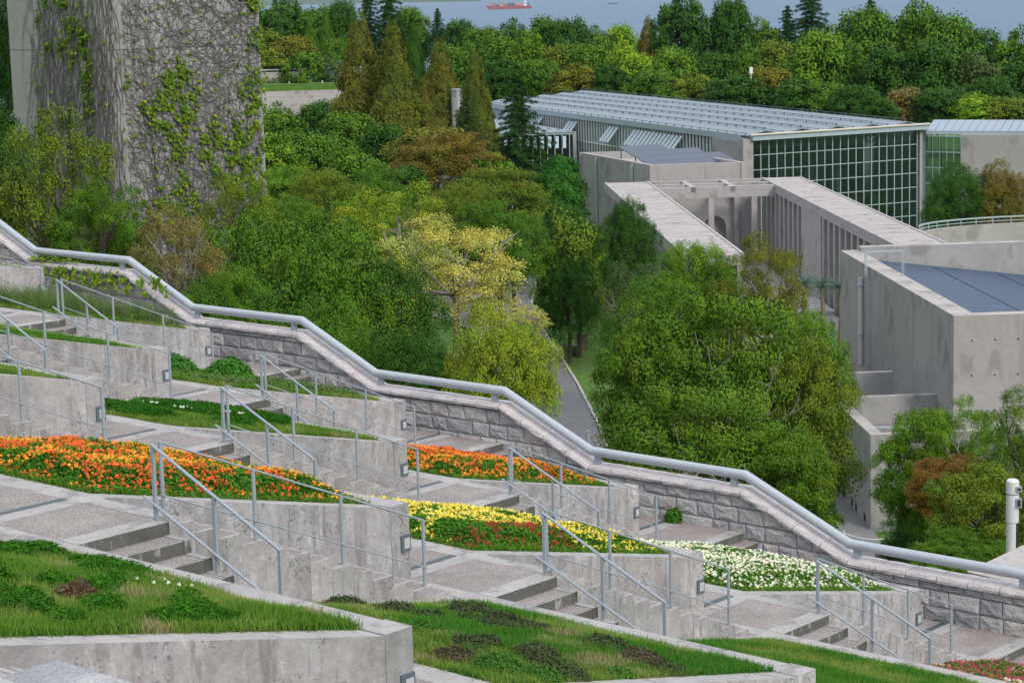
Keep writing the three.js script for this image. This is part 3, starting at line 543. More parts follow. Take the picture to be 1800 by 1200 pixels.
[ // px, py, radius, height, tone, where
  [600, 1062, 0.42, 0.24, 0, 'at the pointed upper corner of its planter'], [690, 1085, 0.44, 0.24, 0, 'beside the saw-tooth stair, second from the upper corner'], [745, 1100, 0.38, 0.2, 0, 'third from the upper corner, near the concrete rim'], [735, 1122, 0.3, 0.18, 2, 'bright green one next to the near planter pillar'],
  [820, 1083, 0.46, 0.3, 0, 'largest, just under the landing corner'], [815, 1105, 0.34, 0.2, 0, 'below the largest one'], [880, 1112, 0.5, 0.3, 0, 'widest, in the middle of its planter'], [925, 1118, 0.36, 0.2, 0, 'touching the widest one on its downhill side'],
  [835, 1145, 0.4, 0.24, 0, 'in the front row, under the middle of the bed'], [935, 1160, 0.42, 0.28, 0, 'in the front row, fourth from the pillar'], [870, 1170, 0.36, 0.24, 2, 'greenest of the front row'], [795, 1155, 0.36, 0.2, 1, 'greyish, in the front row near the pillar'], [1010, 1185, 0.34, 0.2, 0, 'in the front row past the widest one'],
  [1060, 1145, 0.4, 0.24, 0, 'downhill end, higher of two'], [1120, 1160, 0.42, 0.24, 1, 'downhill end, brownish'], [1175, 1175, 0.34, 0.18, 0, 'farthest downhill by the rim'], [955, 1185, 0.34, 0.2, 2, 'leafy green, at the bottom edge of the photo'], [1105, 1185, 0.3, 0.16, 2, 'low green one at the bottom edge downhill'],
].forEach(([px, py, r, h, k, w], n) => {
  // the spot on the tilted bed of planter 1, 0
  let p = onLevel(px, py, ORIGIN.y + cellY(1, 0) + 0.5), a, b;
  for (let it = 0; it < 12; it++) { const d = p.clone().sub(ORIGIN); a = d.dot(AX) - PITCH; b = d.dot(BX); p = onLevel(px, py, ORIGIN.y + cellY(1, 0) + slopeTop(clamp(b, -5.3, 0)) + h * 0.3); }
  a = clamp(a, -SIDE + RIM + r * 0.7, -RIM - r * 0.7); b = clamp(b, -SIDE + RIM + r * 0.7, -RIM - r * 0.7);
  moundShrub('heath_shrub', 'low ' + ['dark purple-green', 'brownish', 'fresh green'][k] + ' mounded shrub, ' + w, 'shrub', 'mounded shrubs in the purple-green planter', 1, 0, a, b, r * 0.78, h * 0.75, TINY, Math.round(1500 * r * r * 6), [H0, H1, H2][k], [H1, [0.1, 0.075, 0.045], [0.07, 0.18, 0.025]][k], 600 + n);
});
moundShrub('withered_shrub', 'withered brown tuft in the middle of the nearest turf', 'shrub', null, 1, -1, -1.7, -2.5, 0.24, 0.22, FERNY, 260, [0.16, 0.09, 0.06], [0.22, 0.17, 0.1], 31);
moundShrub('withered_shrub', 'dry straw-coloured tuft higher on the nearest turf', 'shrub', null, 1, -1, -3.1, -3.4, 0.2, 0.18, FERNY, 160, [0.25, 0.19, 0.1], [0.16, 0.15, 0.08], 32);
moundShrub('leafy_bush', 'bright leafy bush under the granite wall, farther from the rail post', 'bush', 'two leafy bushes', -2, 2, -3.6, -3.55, 0.52, 0.5, BROAD, 520, [0.04, 0.17, 0.015], [0.08, 0.24, 0.03], 33);
moundShrub('leafy_bush', 'bright leafy bush just behind the rail post', 'bush', 'two leafy bushes', -2, 2, -2.4, -3.1, 0.55, 0.52, BROAD, 560, [0.04, 0.17, 0.015], [0.08, 0.24, 0.03], 34);
moundShrub('weed', 'small weed growing at the foot of the granite wall', 'weed', null, -1, 3, -0.2, -5.2, 0.16, 0.36, LEAFY, 110, GREEN.mid, GREEN.deep, 35);

// ---------------------------------------------------------------- terrain, road, sea
function groundY(x, z) {
  const dx = x - ORIGIN.x, dz = z - ORIGIN.z, a = dx * AX.x + dz * AX.z, b = dx * BX.x + dz * BX.z;
  const plane = (bb) => ORIGIN.y - DROP - 2.4 - 0.16 * clamp(a, -70, 30) - 0.32 * clamp(bb, -40, 15.2);
  let y = b < 15.2 ? plane(b) : plane(15.2) * (1 - sstep(0, 26, b - 15.2));
  const far = -z; if (far > 470) y = Math.max(-40, y - (far - 470) * 0.35);
  return y + 0.12 * (fbm(x * 0.2 + 50, z * 0.2, 1e5, 1e5, 2, 4) - 0.5);
}
const LAWN = std({ map: tex(colorTex(512, (u, v) => { const p = fbm(u * 6, v * 6, 6, 6, 5, 44), f = fbm(u * 70, v * 70, 70, 70, 2, 45), k = (0.55 + 0.9 * f); return [lerp(0.05, 0.12, p) * k, lerp(0.15, 0.19, p) * k, 0.022 * k]; }), 7), roughness: 1 });
{
  const xs = [], zs = []; for (let x = -260; x <= 260; x += Math.abs(x) < 40 ? 2.5 : 10) xs.push(x); for (let z = 8; z >= -620; z -= z > -130 ? 2.5 : 12) zs.push(z);
  const pos = [], idx = [], uv = [], w = xs.length;
  for (const z of zs) for (const x of xs) { pos.push(x, groundY(x, z), z); uv.push(x, z); }
  for (let q = 0; q < zs.length - 1; q++) for (let p = 0; p < w - 1; p++) { const k = q * w + p; idx.push(k, k + 1, k + w, k + 1, k + w + 1, k + w); }
  const g = new THREE.BufferGeometry(); g.setAttribute('position', new THREE.Float32BufferAttribute(pos, 3)); g.setAttribute('uv', new THREE.Float32BufferAttribute(uv, 2)); g.setIndex(idx); g.computeVertexNormals();
  structure(part('ground', g, LAWN), 'ground', 'green ground under the trees and hillside');
}
const ASPHALT = std({ map: tex(asphaltTex, 5), roughness: 0.95 }), PALE = std({ map: tex(concreteTopTex, 5), roughness: 0.9, color: rgb(1.2, 1.2, 1.2) });
function ribbon(left, right, y, mat) { const pos = [], idx = [], uv = []; left.forEach((l, k) => { for (const p of [l, right[k]]) { pos.push(p[0], y, p[1]); uv.push(p[0], p[1]); } if (k) { const o = k * 2; idx.push(o - 2, o - 1, o, o - 1, o + 1, o); } }); const g = new THREE.BufferGeometry(); g.setAttribute('position', new THREE.Float32BufferAttribute(pos, 3)); g.setAttribute('uv', new THREE.Float32BufferAttribute(uv, 2)); g.setIndex(idx); g.computeVertexNormals(); return part('', g, mat); }
{
  const rightEdge = [[5.9, -108], [5.2, -118], [4.9, -128], [4.2, -140], [3.3, -152], [2.2, -165], [1.6, -178], [2.2, -190], [4, -205]];
  structure(ribbon(rightEdge.map(([x, z]) => [x - 5.2 - (z < -172 ? 5 : 0), z]), rightEdge, 0.16, ASPHALT), 'road', 'grey asphalt road running between the trees');
  const kerb = thing('kerb', 'thin pale kerb along the asphalt road', 'kerb');
  for (let k = 0; k < rightEdge.length - 1; k++) { const p = V(rightEdge[k][0] + 0.1, 0.17, rightEdge[k][1]), q = V(rightEdge[k + 1][0] + 0.1, 0.17, rightEdge[k + 1][1]), n = 3; for (let s = 0; s < n; s++) { const a = p.clone().lerp(q, s / n), b = p.clone().lerp(q, (s + 0.99) / n), g = box(-0.08, 0.08, -0.1, 0.1, 0, a.distanceTo(b)); g.rotateY(Math.atan2(b.x - a.x, b.z - a.z)); g.translate(a.x, a.y, a.z); part('kerb_stone', boxUV(g, ou(), ou()), PALE, kerb); } }
  structure(ribbon([[10.9, -84], [11.4, -94], [12.2, -100], [12.8, -112], [13, -128]], [[16.9, -84], [16.9, -94], [16.95, -100], [16.5, -112], [16, -128]], 0.15, std({ map: tex(asphaltTex, 4), color: rgb(1.15, 1.17, 1.15) })), 'path', 'grey path along the low concrete building');
}
const SEA = std({ color: rgb(0.085, 0.17, 0.26), roughness: 0.42, bumpMap: tex(greyTex(512, (u, v) => fbm(u * 24, v * 60, 24, 60, 5, 3)), 500), bumpScale: 4, map: tex(colorTex(512, (u, v) => { const b = fbm(u * 3, v * 14, 3, 14, 4, 9), f = fbm(u * 20, v * 60, 20, 60, 3, 11); const k = 0.82 + 0.3 * b + 0.16 * (f - 0.5); return [k * 0.95, k, k]; }), 2600) });
{ const g = new THREE.PlaneGeometry(60000, 60000); g.rotateX(-Math.PI / 2); const uv = g.attributes.uv, p = g.attributes.position; for (let k = 0; k < uv.count; k++) uv.setXY(k, p.getX(k), p.getZ(k)); const m = part('sea', g, SEA); m.position.set(0, -36, -29000); structure(m, 'sea', 'blue sea behind the trees'); }
{ // far shore
  const g = new THREE.BufferGeometry(), pos = [], idx = [], n = 90; for (let k = 0; k <= n; k++) { const x = lerp(-5200, -120, k / n), z = -13000 - 900 * Math.sin(k * 0.11), h = 40 + 420 * Math.pow(1 - k / n, 1.1) * (0.5 + fbm(k * 0.13, 2, 1e5, 1e5, 4, 5)); pos.push(x, -37, z, x - 100, h * 0.55, z - 700, x - 200, h, z - 2000); if (k) { const o = k * 3; for (const q of [0, 1]) idx.push(o + q, o + q + 1, o - 3 + q, o + q + 1, o - 2 + q, o - 3 + q); } }
  g.setAttribute('position', new THREE.Float32BufferAttribute(pos, 3)); g.setIndex(idx); g.computeVertexNormals();
  scene.fog = new THREE.FogExp2(0xb4c4d6, 2.5e-5);
  structure(part('hills', g, std({ color: rgb(0.05, 0.09, 0.04), roughness: 1 })), 'hills', 'hazy blue hills across the water');
}
{ // container ship
  const p = onLevel(895, 16, -36), t = thing('container_ship', 'red container ship on the sea', 'ship'); t.position.copy(p);
  const L = 74, hull = prism([[-L, 9], [-L + 9, 0], [L - 2, 0], [L, 8.5]], 'z', -11, 11);
  part('hull', boxUV(hull), std({ color: rgb(0.32, 0.06, 0.06), roughness: 0.6 }), t);
  part('bow', boxUV(prism([[-L - 4, 12.5], [-L + 1, 8.9], [-L + 16, 8.9], [-L + 16, 11]], 'z', -9, 9)), std({ color: rgb(0.2, 0.05, 0.06) }), t);
  const dh = part('deckhouse', boxUV(merged([box(L - 26, L - 18, 8.6, 24, -9, 9), box(L - 27, L - 17, 20, 22, -12, 12)])), std({ color: rgb(0.75, 0.75, 0.78) }), t);
  part('funnel', boxUV(box(L - 14, L - 9, 8.6, 20, -4, 4)), std({ color: rgb(0.1, 0.16, 0.28) }), dh);
  part('mast', bar(V(L - 22, 24, 0), V(L - 22, 34, 0), 0.8, 6), std({ color: rgb(0.7, 0.7, 0.7) }), dh);
  const cs = [[0.5, 0.14, 0.08], [0.55, 0.24, 0.1], [0.42, 0.1, 0.08], [0.09, 0.12, 0.14], [0.5, 0.2, 0.16], [0.6, 0.35, 0.3]].map((c) => std({ color: rgb(...c), roughness: 0.7 })), r = rngOf(8);
  for (let k = 0; k < 8; k++) for (let q = 0; q < (k === 3 ? 2 : 2 + (r() * 2 | 0)); q++) part('container', boxUV(box(-L + 18 + k * 12.6, -L + 30 + k * 12.6, 8.8 + q * 3.6, 12.2 + q * 3.6, -10, 10)), cs[k === 4 || k === 5 ? 3 : r() * 6 | 0], t);
  for (const k of [0, 1]) part('crane', bar(V(-L + 16 + 44 * k, 8, 0), V(-L + 16 + 44 * k, 24, 0), 0.9, 6), cs[5], t);
  const p2 = onLevel(1077, 7.5, -36), s = thing('cargo_boat', 'tiny dark cargo boat far out on the sea', 'boat'); s.position.copy(p2);
  part('hull', boxUV(prism([[-20, 5], [-16, 0], [18, 0], [20, 4]], 'z', -5, 5)), std({ color: rgb(0.08, 0.12, 0.16) }), s); part('cabin', boxUV(box(8, 15, 4, 11, -4, 4)), std({ color: rgb(0.3, 0.35, 0.4) }), s);
}

// ---------------------------------------------------------------- concrete tower with climbing ivy
const BLD = [[1, 0.99, 1], [0.98, 0.985, 1], [1.02, 0.99, 0.995]].map((c) => std({ map: tex(bldTex, 12), color: rgb(...c), roughness: 0.92 }));
const BTOP = std({ map: tex(concreteTopTex, 9), color: rgb(1.12, 1.08, 1.06), roughness: 0.92 });
{
  const c = atDist(207, 88, 82), t = thing('concrete_tower', 'tall grey concrete tower overgrown with creeper', 'tower'), H = 40; t.position.set(c.x, 0, c.z); t.rotation.y = Math.PI / 4;
  // local x runs away to the right, local -z away to the left... corner at the origin
  const plan = (i) => { const r = 1.6, p = []; for (let k = 0; k <= 10; k++) { const f = k / 10 * Math.PI / 2; p.push([r - (r - i) * Math.sin(f), -r + (r - i) * Math.cos(f)]); } return [...p, [i, -7.3 + i], [6.7 - i, -7.3 + i], [6.7 - i, -i]]; };
  const joints = [3, 9.6, 16.9, 24.18, 31];
  let y0 = -1; for (const y1 of [...joints, H]) { part('wall_lift', boxUV(prism(plan(0), 'y', y0, y1 - 0.02), ou(), ou()), BLD[0], t); y0 = y1; }
  part('core', boxUV(prism(plan(0.05), 'y', -1, H - 0.1)), GROOVE, t);
}
{
  const c = atDist(207, 88, 82), t = thing('ivy', 'creeper with bare grey stems and yellow-green leaves climbing the tower', 'climbing plant'); t.position.set(c.x, 0, c.z); t.rotation.y = Math.PI / 4;
  const rng = rngOf(321), stems = [[], []], leaves = [];
  // face 0: right face, local z = 0, x 0..6.7; face 1: left face, local x = 0, z 0..-7.3
  const RC = 1.6, P = (f, u, y, o) => { if (u >= RC) return f === 0 ? V(u, y, o) : V(-o, y, -u); let a = (1 - u / RC) * Math.PI / 4; if (f) a = Math.PI / 2 - a; return V(RC - (RC + o) * Math.sin(a), y, -RC + (RC + o) * Math.cos(a)); }; // the corner is rounded
  const wig = (f, u, y, dir, n, step, r0, bend, up) => {
    const pts = [], rad = [], lim = f === 0 ? 6.72 : 6.4;
    for (let k = 0; k < n; k++) { pts.push(P(f, u, y, 0.015 + r0)); rad.push(r0 * (1 - 0.8 * k / n)); dir += (rng() - 0.5) * bend + (up - dir) * 0.04; u += Math.cos(dir) * step; y += Math.sin(dir) * step; if (u < 0.005 || u > lim || y > 30) break; }
    if (pts.length > 2) stems[rng() * 2 | 0].push(limb(pts, rad, 3));
  };
  for (let k = 0; k < 70; k++) wig(0, rng() * 6.7, 8 + rng() * 4, 1.57 + (rng() - 0.5), 60, 0.3, 0.016, 0.5, 1.57);
  for (let k = 0; k < 1500; k++) wig(0, rng() * 6.7, 11 + rng() * 17, rng() < 0.5 ? 0.1 + rng() * 0.5 : 3.0 - rng() * 0.5, 16, 0.16, 0.0095, 1.0, rng() < 0.5 ? 0.15 : 3.0);
  for (let k = 0; k < 1000; k++) wig(0, rng() * 6.7, 11 + rng() * 17, rng() * 6.28, 14, 0.15, 0.008, 1.3, 1.57);
  for (let k = 0; k < 430; k++) { const u = 0.05 + 5.7 * Math.pow(rng(), 0.9); wig(1, u, 14 + rng() * 14, -1.57 + (rng() - 0.5) * 0.3, 44, 0.17, 0.009, 0.35, -1.57); }
  for (let k = 0; k < 300; k++) wig(1, rng() * 5.4, 13 + rng() * 14, 1.57 + (rng() - 0.5) * 1.6, 18, 0.16, 0.008, 0.8, 1.57);
  // leaf patches
  const leafAt = (f, u, y) => { const d = (f === 0 ? V(0, 0.25, 1) : V(-1, 0.25, 0)).add(V((rng() - 0.5) * 0.9, (rng() - 0.3) * 0.8, (rng() - 0.5) * 0.9)).normalize(); leaves.push([P(f, u, y, 0.05 + 0.1 * rng()), toward(d, rng), 0.9 + 0.9 * rng(), col(mixc([0.07, 0.15, 0.01], [0.27, 0.34, 0.03], rng() * rng()), rng, 0.28)]); };
  const pat = (f, u, y) => f === 0 ? sstep(0.42, 0.68, fbm(u * 0.75 + 3, y * 0.55, 1e5, 1e5, 4, 12) + 0.1 * sstep(1.5, 5.5, u) - 0.25 * sstep(22.6, 24.5, y) * (1 - sstep(5.3, 6.4, u)) - 0.08 * (1 - sstep(0, 2.2, u))) : sstep(0.5, 0.6, fbm(u * 1.0 + 11, y * 0.22, 1e5, 1e5, 4, 14) + 0.12 * Math.exp(-((u - 4.4) ** 2) / 1.2) - 0.2 * sstep(5.4, 6, u));
  for (let k = 0; k < 90000; k++) { const f = k % 5 < 3 ? 0 : 1, u = rng() * (f ? 5.6 : 6.75), y = 12 + rng() * 16; if (rng() < pat(f, u, y) * (f ? 0.3 : 0.26) * sstep(0.4, 0.62, fbm(u * 3.2, y * 3.2, 1e5, 1e5, 2, 99)) * 1.6 + 0.006) leafAt(f, u, y); }
  part('stem', merged(stems[0]), std({ color: rgb(0.075, 0.073, 0.072), roughness: 0.95 }), t);
  part('stem', merged(stems[1]), std({ color: rgb(0.14, 0.138, 0.138), roughness: 0.95 }), t);
  const lg = new THREE.BufferGeometry(); lg.setAttribute('position', new THREE.Float32BufferAttribute([0, 0.01, 0, 0.05, 0, 0.03, 0.02, 0.012, 0.07, 0, 0.0, 0.11, -0.02, 0.012, 0.07, -0.05, 0, 0.03], 3)); lg.setIndex([0, 2, 1, 0, 3, 2, 0, 4, 3, 0, 5, 4]); lg.computeVertexNormals();
  instances('leaves', lg, MG, leaves, t);
}

{ // low scrub over the banks behind the wall
  const rng = rngOf(1212), list = [], sp = spray(rng, 12, 0.4, 0.2, 0.12, 0.8, 0.8);
  for (let k = 0; k < 26000; k++) { const a = lerp(-62, 26, rng()), b = 15.6 + 38 * rng(), p = spot(a, b, 0), c = fbm(p.x * 0.15, p.z * 0.15, 1e5, 1e5, 3, 6); if (c < 0.4 || (b > 40 && p.x > -2) || (p.x > 9.5 && p.z < -80)) continue; p.y = groundY(p.x, p.z) + 0.2 + 1.6 * (c - 0.4) * rng() * 3; list.push([p, spin(rng, 0.4), 0.7 + 0.8 * rng(), col(mixc([0.035, 0.1, 0.014], [0.09, 0.17, 0.02], rng()), rng)]); }
  const t = thing('undergrowth', 'dark green scrub on the bank under the trees', 'undergrowth', null, 'stuff'); instances('foliage', sp, MG, list, t);
}

{ // creeper trailing over the upper granite wall
  const t = lay(thing('creeper', 'green creeper trailing over the granite wall below the tower', 'climbing plant'), -26, WALLB - 0.09, cellY(-4, 2) - DROP), rng = rngOf(818), list = [], st = [];
  for (let k = 0; k < 26; k++) { let x = -2.5 + rng() * 5.2, y = 0.82; const pts = [], rad = []; for (let s = 0; s < 9; s++) { pts.push(V(x, y, 0.02)); rad.push(0.008 * (1 - s / 11)); x += (rng() - 0.35) * 0.16; y -= rng() * 0.09; for (let m = 0; m < 3; m++) if (rng() < 0.5) list.push([V(x + (rng() - 0.5) * 0.12, y + (rng() - 0.5) * 0.12, 0.05 + 0.05 * rng()), toward(V((rng() - 0.5) * 0.8, 0.3 + rng() * 0.5, 1).normalize(), rng), 0.8 + 0.7 * rng(), col(mixc([0.09, 0.2, 0.012], [0.25, 0.34, 0.03], rng()), rng)]); } st.push(limb(pts, rad, 4)); }
  for (let k = 0; k < 160; k++) list.push([V(-3 + rng() * rng() * 2.6, 0.93 + 0.08 * rng(), -0.45 * rng()), toward(V((rng() - 0.5) * 0.6, 1, (rng() - 0.3) * 0.6).normalize(), rng), 0.9 + 0.7 * rng(), col(mixc([0.09, 0.2, 0.012], [0.25, 0.34, 0.03], rng()), rng)]);
  const lg = new THREE.BufferGeometry(); lg.setAttribute('position', new THREE.Float32BufferAttribute([0, 0.01, 0, 0.05, 0, 0.03, 0.02, 0.012, 0.07, 0, 0.0, 0.11, -0.02, 0.012, 0.07, -0.05, 0, 0.03], 3)); lg.setIndex([0, 2, 1, 0, 3, 2, 0, 4, 3, 0, 5, 4]); lg.computeVertexNormals();
  part('stem', merged(st), std({ color: rgb(0.07, 0.06, 0.05) }), t); instances('leaves', lg, MG, list, t);
}

// ---------------------------------------------------------------- buildings. A frame: x to the right, -z away, turned by az degrees
function frame(t, p, az) { t.position.set(p.x, 0, p.z); t.rotation.y = -az * Math.PI / 180; return t; }
const localTo = (t, p) => { t.updateMatrixWorld(true); return t.worldToLocal(p.clone()); };
const GLASS = new THREE.MeshPhysicalMaterial({ color: rgb(0.62, 0.72, 0.74), roughness: 0.06, transmission: 1, thickness: 0, ior: 1.5 });
const MULL = std({ color: rgb(0.4, 0.47, 0.52), roughness: 0.5, metalness: 0.1 });
const ROOFGLASS = std({ color: rgb(0.29, 0.36, 0.43), roughness: 0.4, metalness: 0.0 });
const ROOFPANE = new THREE.MeshPhysicalMaterial({ color: rgb(0.27, 0.34, 0.4), roughness: 0.45, transmission: 0.4, thickness: 0 });
const LOUVRE = std({ color: rgb(0.36, 0.44, 0.5), roughness: 0.4 });
const PANEL = std({ color: rgb(0.05, 0.07, 0.115), roughness: 0.3 });
const std0 = std({ color: rgb(0.025, 0.06, 0.125), roughness: 0.36 }), AGGFAR = std({ map: tex(aggTex, 8), color: rgb(0.8, 0.8, 0.8), roughness: 1 });
const DARKIN = std({ map: tex(bldTex, 12), roughness: 0.9 });
const cbox = (t, name, mats, x0, x1, y0, y1, z0, z1) => part(name, boxUV(box(x0, x1, y0, y1, z0, z1), ou(), ou(), Array.isArray(mats)), mats, t);
// --- solar-roofed concrete box on the right and its lower wing
const boxCorner = onLevel(1677, 555, 9.7), AZ = -2.812;
{
  const t = frame(thing('concrete_hall', 'large windowless concrete hall with blue sloping roof panels', 'building'), boxCorner, AZ);
  const DARKW = BLD[1], LITE = BLD[2], D = 27.2, Wd = 15, T = 9.7;
  cbox(t, 'side_wall', [DARKW, BTOP], 0, 1.1, -0.5, T, -D, -0.8);
  cbox(t, 'front_wall', [LITE, BTOP], 0.004, Wd, -0.5, T - 0.005, -0.796, 0);
  cbox(t, 'back_wall', [DARKW, BTOP], 1.104, Wd, -0.5, T + 0.25, -D, -D + 0.8);
  cbox(t, 'roof_deck', DARKIN, 1.1, Wd, 6, 6.4, -D + 0.8, -0.8);
  // roof panels in strips that tilt down to the right
  const tilt = -0.13, n = 22, len = D - 2.1;
  for (let k = 0; k < n; k++) for (const [c, w] of [[0, 3.9], [1, 3.9], [2, 4.2]]) {
    const g = box(0, w - 0.05, 0, 0.06, -len / n + 0.06, 0); g.rotateZ(tilt); g.translate(1.45 + c * 3.95 * Math.cos(tilt), 9.15 + c * 3.95 * Math.sin(tilt), -1.15 - k * len / n); part('roof_panel', boxUV(g), k === 0 && c === 0 ? PANEL : std0, t);
  }
  // form-tie holes and pour joints
  for (let r = 0; r < 4; r++) for (let c = 0; c < 5; c++) { const g = new THREE.CylinderGeometry(0.045, 0.045, 0.03, 8); g.rotateX(Math.PI / 2); g.translate(0.9 + c * 1.15, 3.2 + r * 1.75, 0.001); part('tie_hole', g, GROOVE, t); }
}
{ // wing with two cross parapets
  const t = frame(thing('low_concrete_wing', 'low grey concrete wing with gravel roof below the hall', 'building'), boxCorner, AZ), W = BLD[1];
  cbox(t, 'side_wall', [W, BTOP], -4.95, -4.35, -0.5, 4.75, -24, 3.4);
  cbox(t, 'front_wall', [W, BTOP], -4.95, 14, -0.5, 4.745, 3.404, 3.85);
  part('gravel_roof', boxUV(box(-4.35, 0.02, 3.4, 3.75, -24, 3.4)), AGGFAR, t); part('gravel_roof', boxUV(box(0.02, 14, 3.4, 3.75, 0.01, 3.4)), AGGFAR, t);
  cbox(t, 'cross_parapet', [BLD[1], BTOP], -4.349, 0.0, 3.4, 5.2, -3.6, -3.2);
  cbox(t, 'cross_parapet', [BLD[1], BTOP], -4.349, -1.2, 3.4, 5.6, -8.2, -7.8);
  for (const [z0, w] of [[-2.6, 0.5], [-7.2, 0.5]]) { const g = box(0, 4.3, 3.751, 3.8, -w, 0); g.rotateY(-0.16); g.translate(-4.3, 0, z0 + 0.2); part('skylight_strip', boxUV(g), LOUVRE, t); }
  for (let k = 0; k < 7; k++) part('vent_slot', boxUV(box(-4.975, -4.948, 0.25, 0.62, 2.4 - k * 1.5 - (k % 2) * 0.5, 2.75 - k * 1.5 - (k % 2) * 0.5)), GROOVE, t);
}
{ // ladder and downpipe on the hall's dark side wall
  const t = frame(thing('wall_ladder', 'thin steel ladder fixed to the dark side of the concrete hall', 'ladder'), boxCorner, AZ), z = -18.8;
  for (const dz of [-0.22, 0.22]) part('rail', boxUV(box(-0.3, -0.25, 1.5, 10.6, z + dz - 0.02, z + dz + 0.02)), MULL, t);
  for (let k = 0; k < 28; k++) part('rung', boxUV(box(-0.29, -0.26, 1.7 + k * 0.3, 1.73 + k * 0.3, z - 0.21, z + 0.21)), MULL, t);
  for (let k = 0; k < 5; k++) part('wall_bracket', boxUV(box(-0.26, 0, 2 + k * 1.8, 2.04 + k * 1.8, z - 0.24, z - 0.2)), MULL, t);
  for (const dz of [-0.22, 0.22]) { part('hoop', boxUV(box(-0.3, 1.9, 10.6, 10.64, z + dz - 0.02, z + dz + 0.02)), MULL, t); part('hoop', boxUV(box(1.86, 1.9, 9.0, 10.6, z + dz - 0.02, z + dz + 0.02)), MULL, t); }
  const p = frame(thing('downpipe', 'pale vertical downpipe beside the ladder', 'pipe'), boxCorner, AZ); part('tube', bar(V(-0.2, 1.6, z - 1.7), V(-0.2, 8.9, z - 1.7), 0.16, 12), std({ color: rgb(0.6, 0.6, 0.62), roughness: 0.5 }), p); for (const y of [2.2, 5.5, 8.4]) part('clamp', bar(V(-0.2, y, z - 1.7), V(-0.2, y + 0.1, z - 1.7), 0.2, 12), MULL, p);
}
// --- two level-topped colonnades and the court between them
function colonnade(label, x0, x1, z0, z1, fins, solid) {
  const t = frame(thing('colonnade', label, 'colonnade', 'two concrete colonnades'), boxCorner, AZ), top = 8.1;
  cbox(t, 'roof_slab', [BLD[0], BTOP], x0, x1, top - 0.75, top - 0.06, z0, z1);
  const n = Math.round((z1 - z0) / 2.5); for (let k = 0; k < n; k++) part('paving_slab', boxUV(box(x0 + 0.25, x1 - 0.25, top - 0.06, top + (k % 3) * 0.004, z0 + k * 2.5 + 0.06, z0 + (k + 1) * 2.5 - 0.06), ou(), ou()), BTOP, t);
  for (const x of [x0, x1 - 0.22]) cbox(t, 'kerb', [BLD[0], BTOP], x, x + 0.22, top - 0.06, top + 0.05, z0, z1);
  for (let z = z0 + 0.3; z < z1 - 0.4; z += fins) { const s = solid && z > solid[0] && z < solid[1]; if (!s) cbox(t, 'column', BLD[0], x0 + 0.02, x0 + (x0 > 0 ? 0.5 : 0.75), -0.3, top - 0.752, z, z + (x0 > 0 ? 0.6 : 0.5)); }
  if (solid) cbox(t, 'wall', BLD[0], x0 + 0.05, x0 + 0.6, -0.3, top - 0.753, solid[0], solid[1]);
  cbox(t, 'inner_wall', BLD[1], x1 - 0.5, x1 - 0.05, -0.3, top - 0.754, z0, z1);
  if (x0 > 0) for (let k = 0; k < 14; k++) { part('glass_pane', boxUV(box(x0 + 1.3, x0 + 1.33, 0, 7.3, z0 + 0.4 + k * 1.3, z0 + 1.66 + k * 1.3)), GLASS, t); part('mullion', boxUV(box(x0 + 1.25, x0 + 1.37, 0, 7.3, z0 + 0.32 + k * 1.3, z0 + 0.4 + k * 1.3)), MULL, t); }
  return t;
}
colonnade('pale concrete colonnade with flat slab roof nearer the dark block, half hidden by trees', -8.0, -3.9, -96, -40, 1.15, null);
colonnade('pale concrete colonnade with flat slab roof running up to the greenhouse front', 6.7, 10.4, -96.2, -41, 2.2, [-76.5, -68]);
{
  const t = frame(thing('pergola', 'concrete frame with open cells joining the two colonnades', 'pergola'), boxCorner, AZ), top = 8.1;
  for (const z of [-96, -92.6, -89.4]) cbox(t, 'beam', [BLD[0], BTOP], -3.895, 6.695, top - (z === -89.4 ? 1.0 : 0.5), top - 0.004, z, z + 0.5);
  for (const x of [-0.9, 2.7]) cbox(t, 'cross_beam', [BLD[0], BTOP], x, x + 0.45, top - 0.5, top - 0.008, -95.5, -88.9);
  for (const x of [0.7, 4.6]) cbox(t, 'column', BLD[2], x, x + 0.5, -0.3, top - 1.0, -89.38, -88.92);
  const g = frame(thing('court_wall', 'shaded concrete wall with an arched opening behind the pergola', 'building wall'), boxCorner, AZ);
  const sh = new THREE.Shape(); sh.moveTo(-3.9, -0.3); sh.lineTo(6.7, -0.3); sh.lineTo(6.7, 7.1); sh.lineTo(-3.9, 7.1); const ho = new THREE.Path(); ho.moveTo(1.3, 0.2); ho.lineTo(1.3, 3.6); ho.absarc(2.35, 3.6, 1.05, Math.PI, 0, true); ho.lineTo(3.4, 0.2); sh.holes.push(ho);
  const eg = new THREE.ExtrudeGeometry(sh, { depth: 0.5, bevelEnabled: false }); eg.translate(0, 0, -97); part('wall', boxUV(eg, 3, 4), BLD[1], g);
  part('recess', boxUV(box(-3.9, 6.7, -0.3, 7, -99, -98.6)), DARKIN, g);
  for (const y of [1.2, 2.4]) part('shutter_slat', boxUV(box(1.3, 3.4, y, y + 0.45, -97.2, -97.05)), BLD[1], g);
  part('pillar', boxUV(box(4.1, 4.5, -0.3, 7.1, -96.4, -95.8)), BLD[1], g);
  const f = part('court_floor', boxUV(box(-3.9, 6.7, 0.02, 0.25, -96, -44)), std({ map: tex(concreteTopTex, 6), color: rgb(1.25, 1.2, 1.18), roughness: 0.35 }), null); const fg = frame(new THREE.Group(), boxCorner, AZ); fg.add(f); structure(fg, 'court_floor', 'pale paved court between the colonnades');
  part('step_edge', boxUV(box(3.5, 6.7, 0.252, 0.6, -70, -62)), PALE, fg);
}
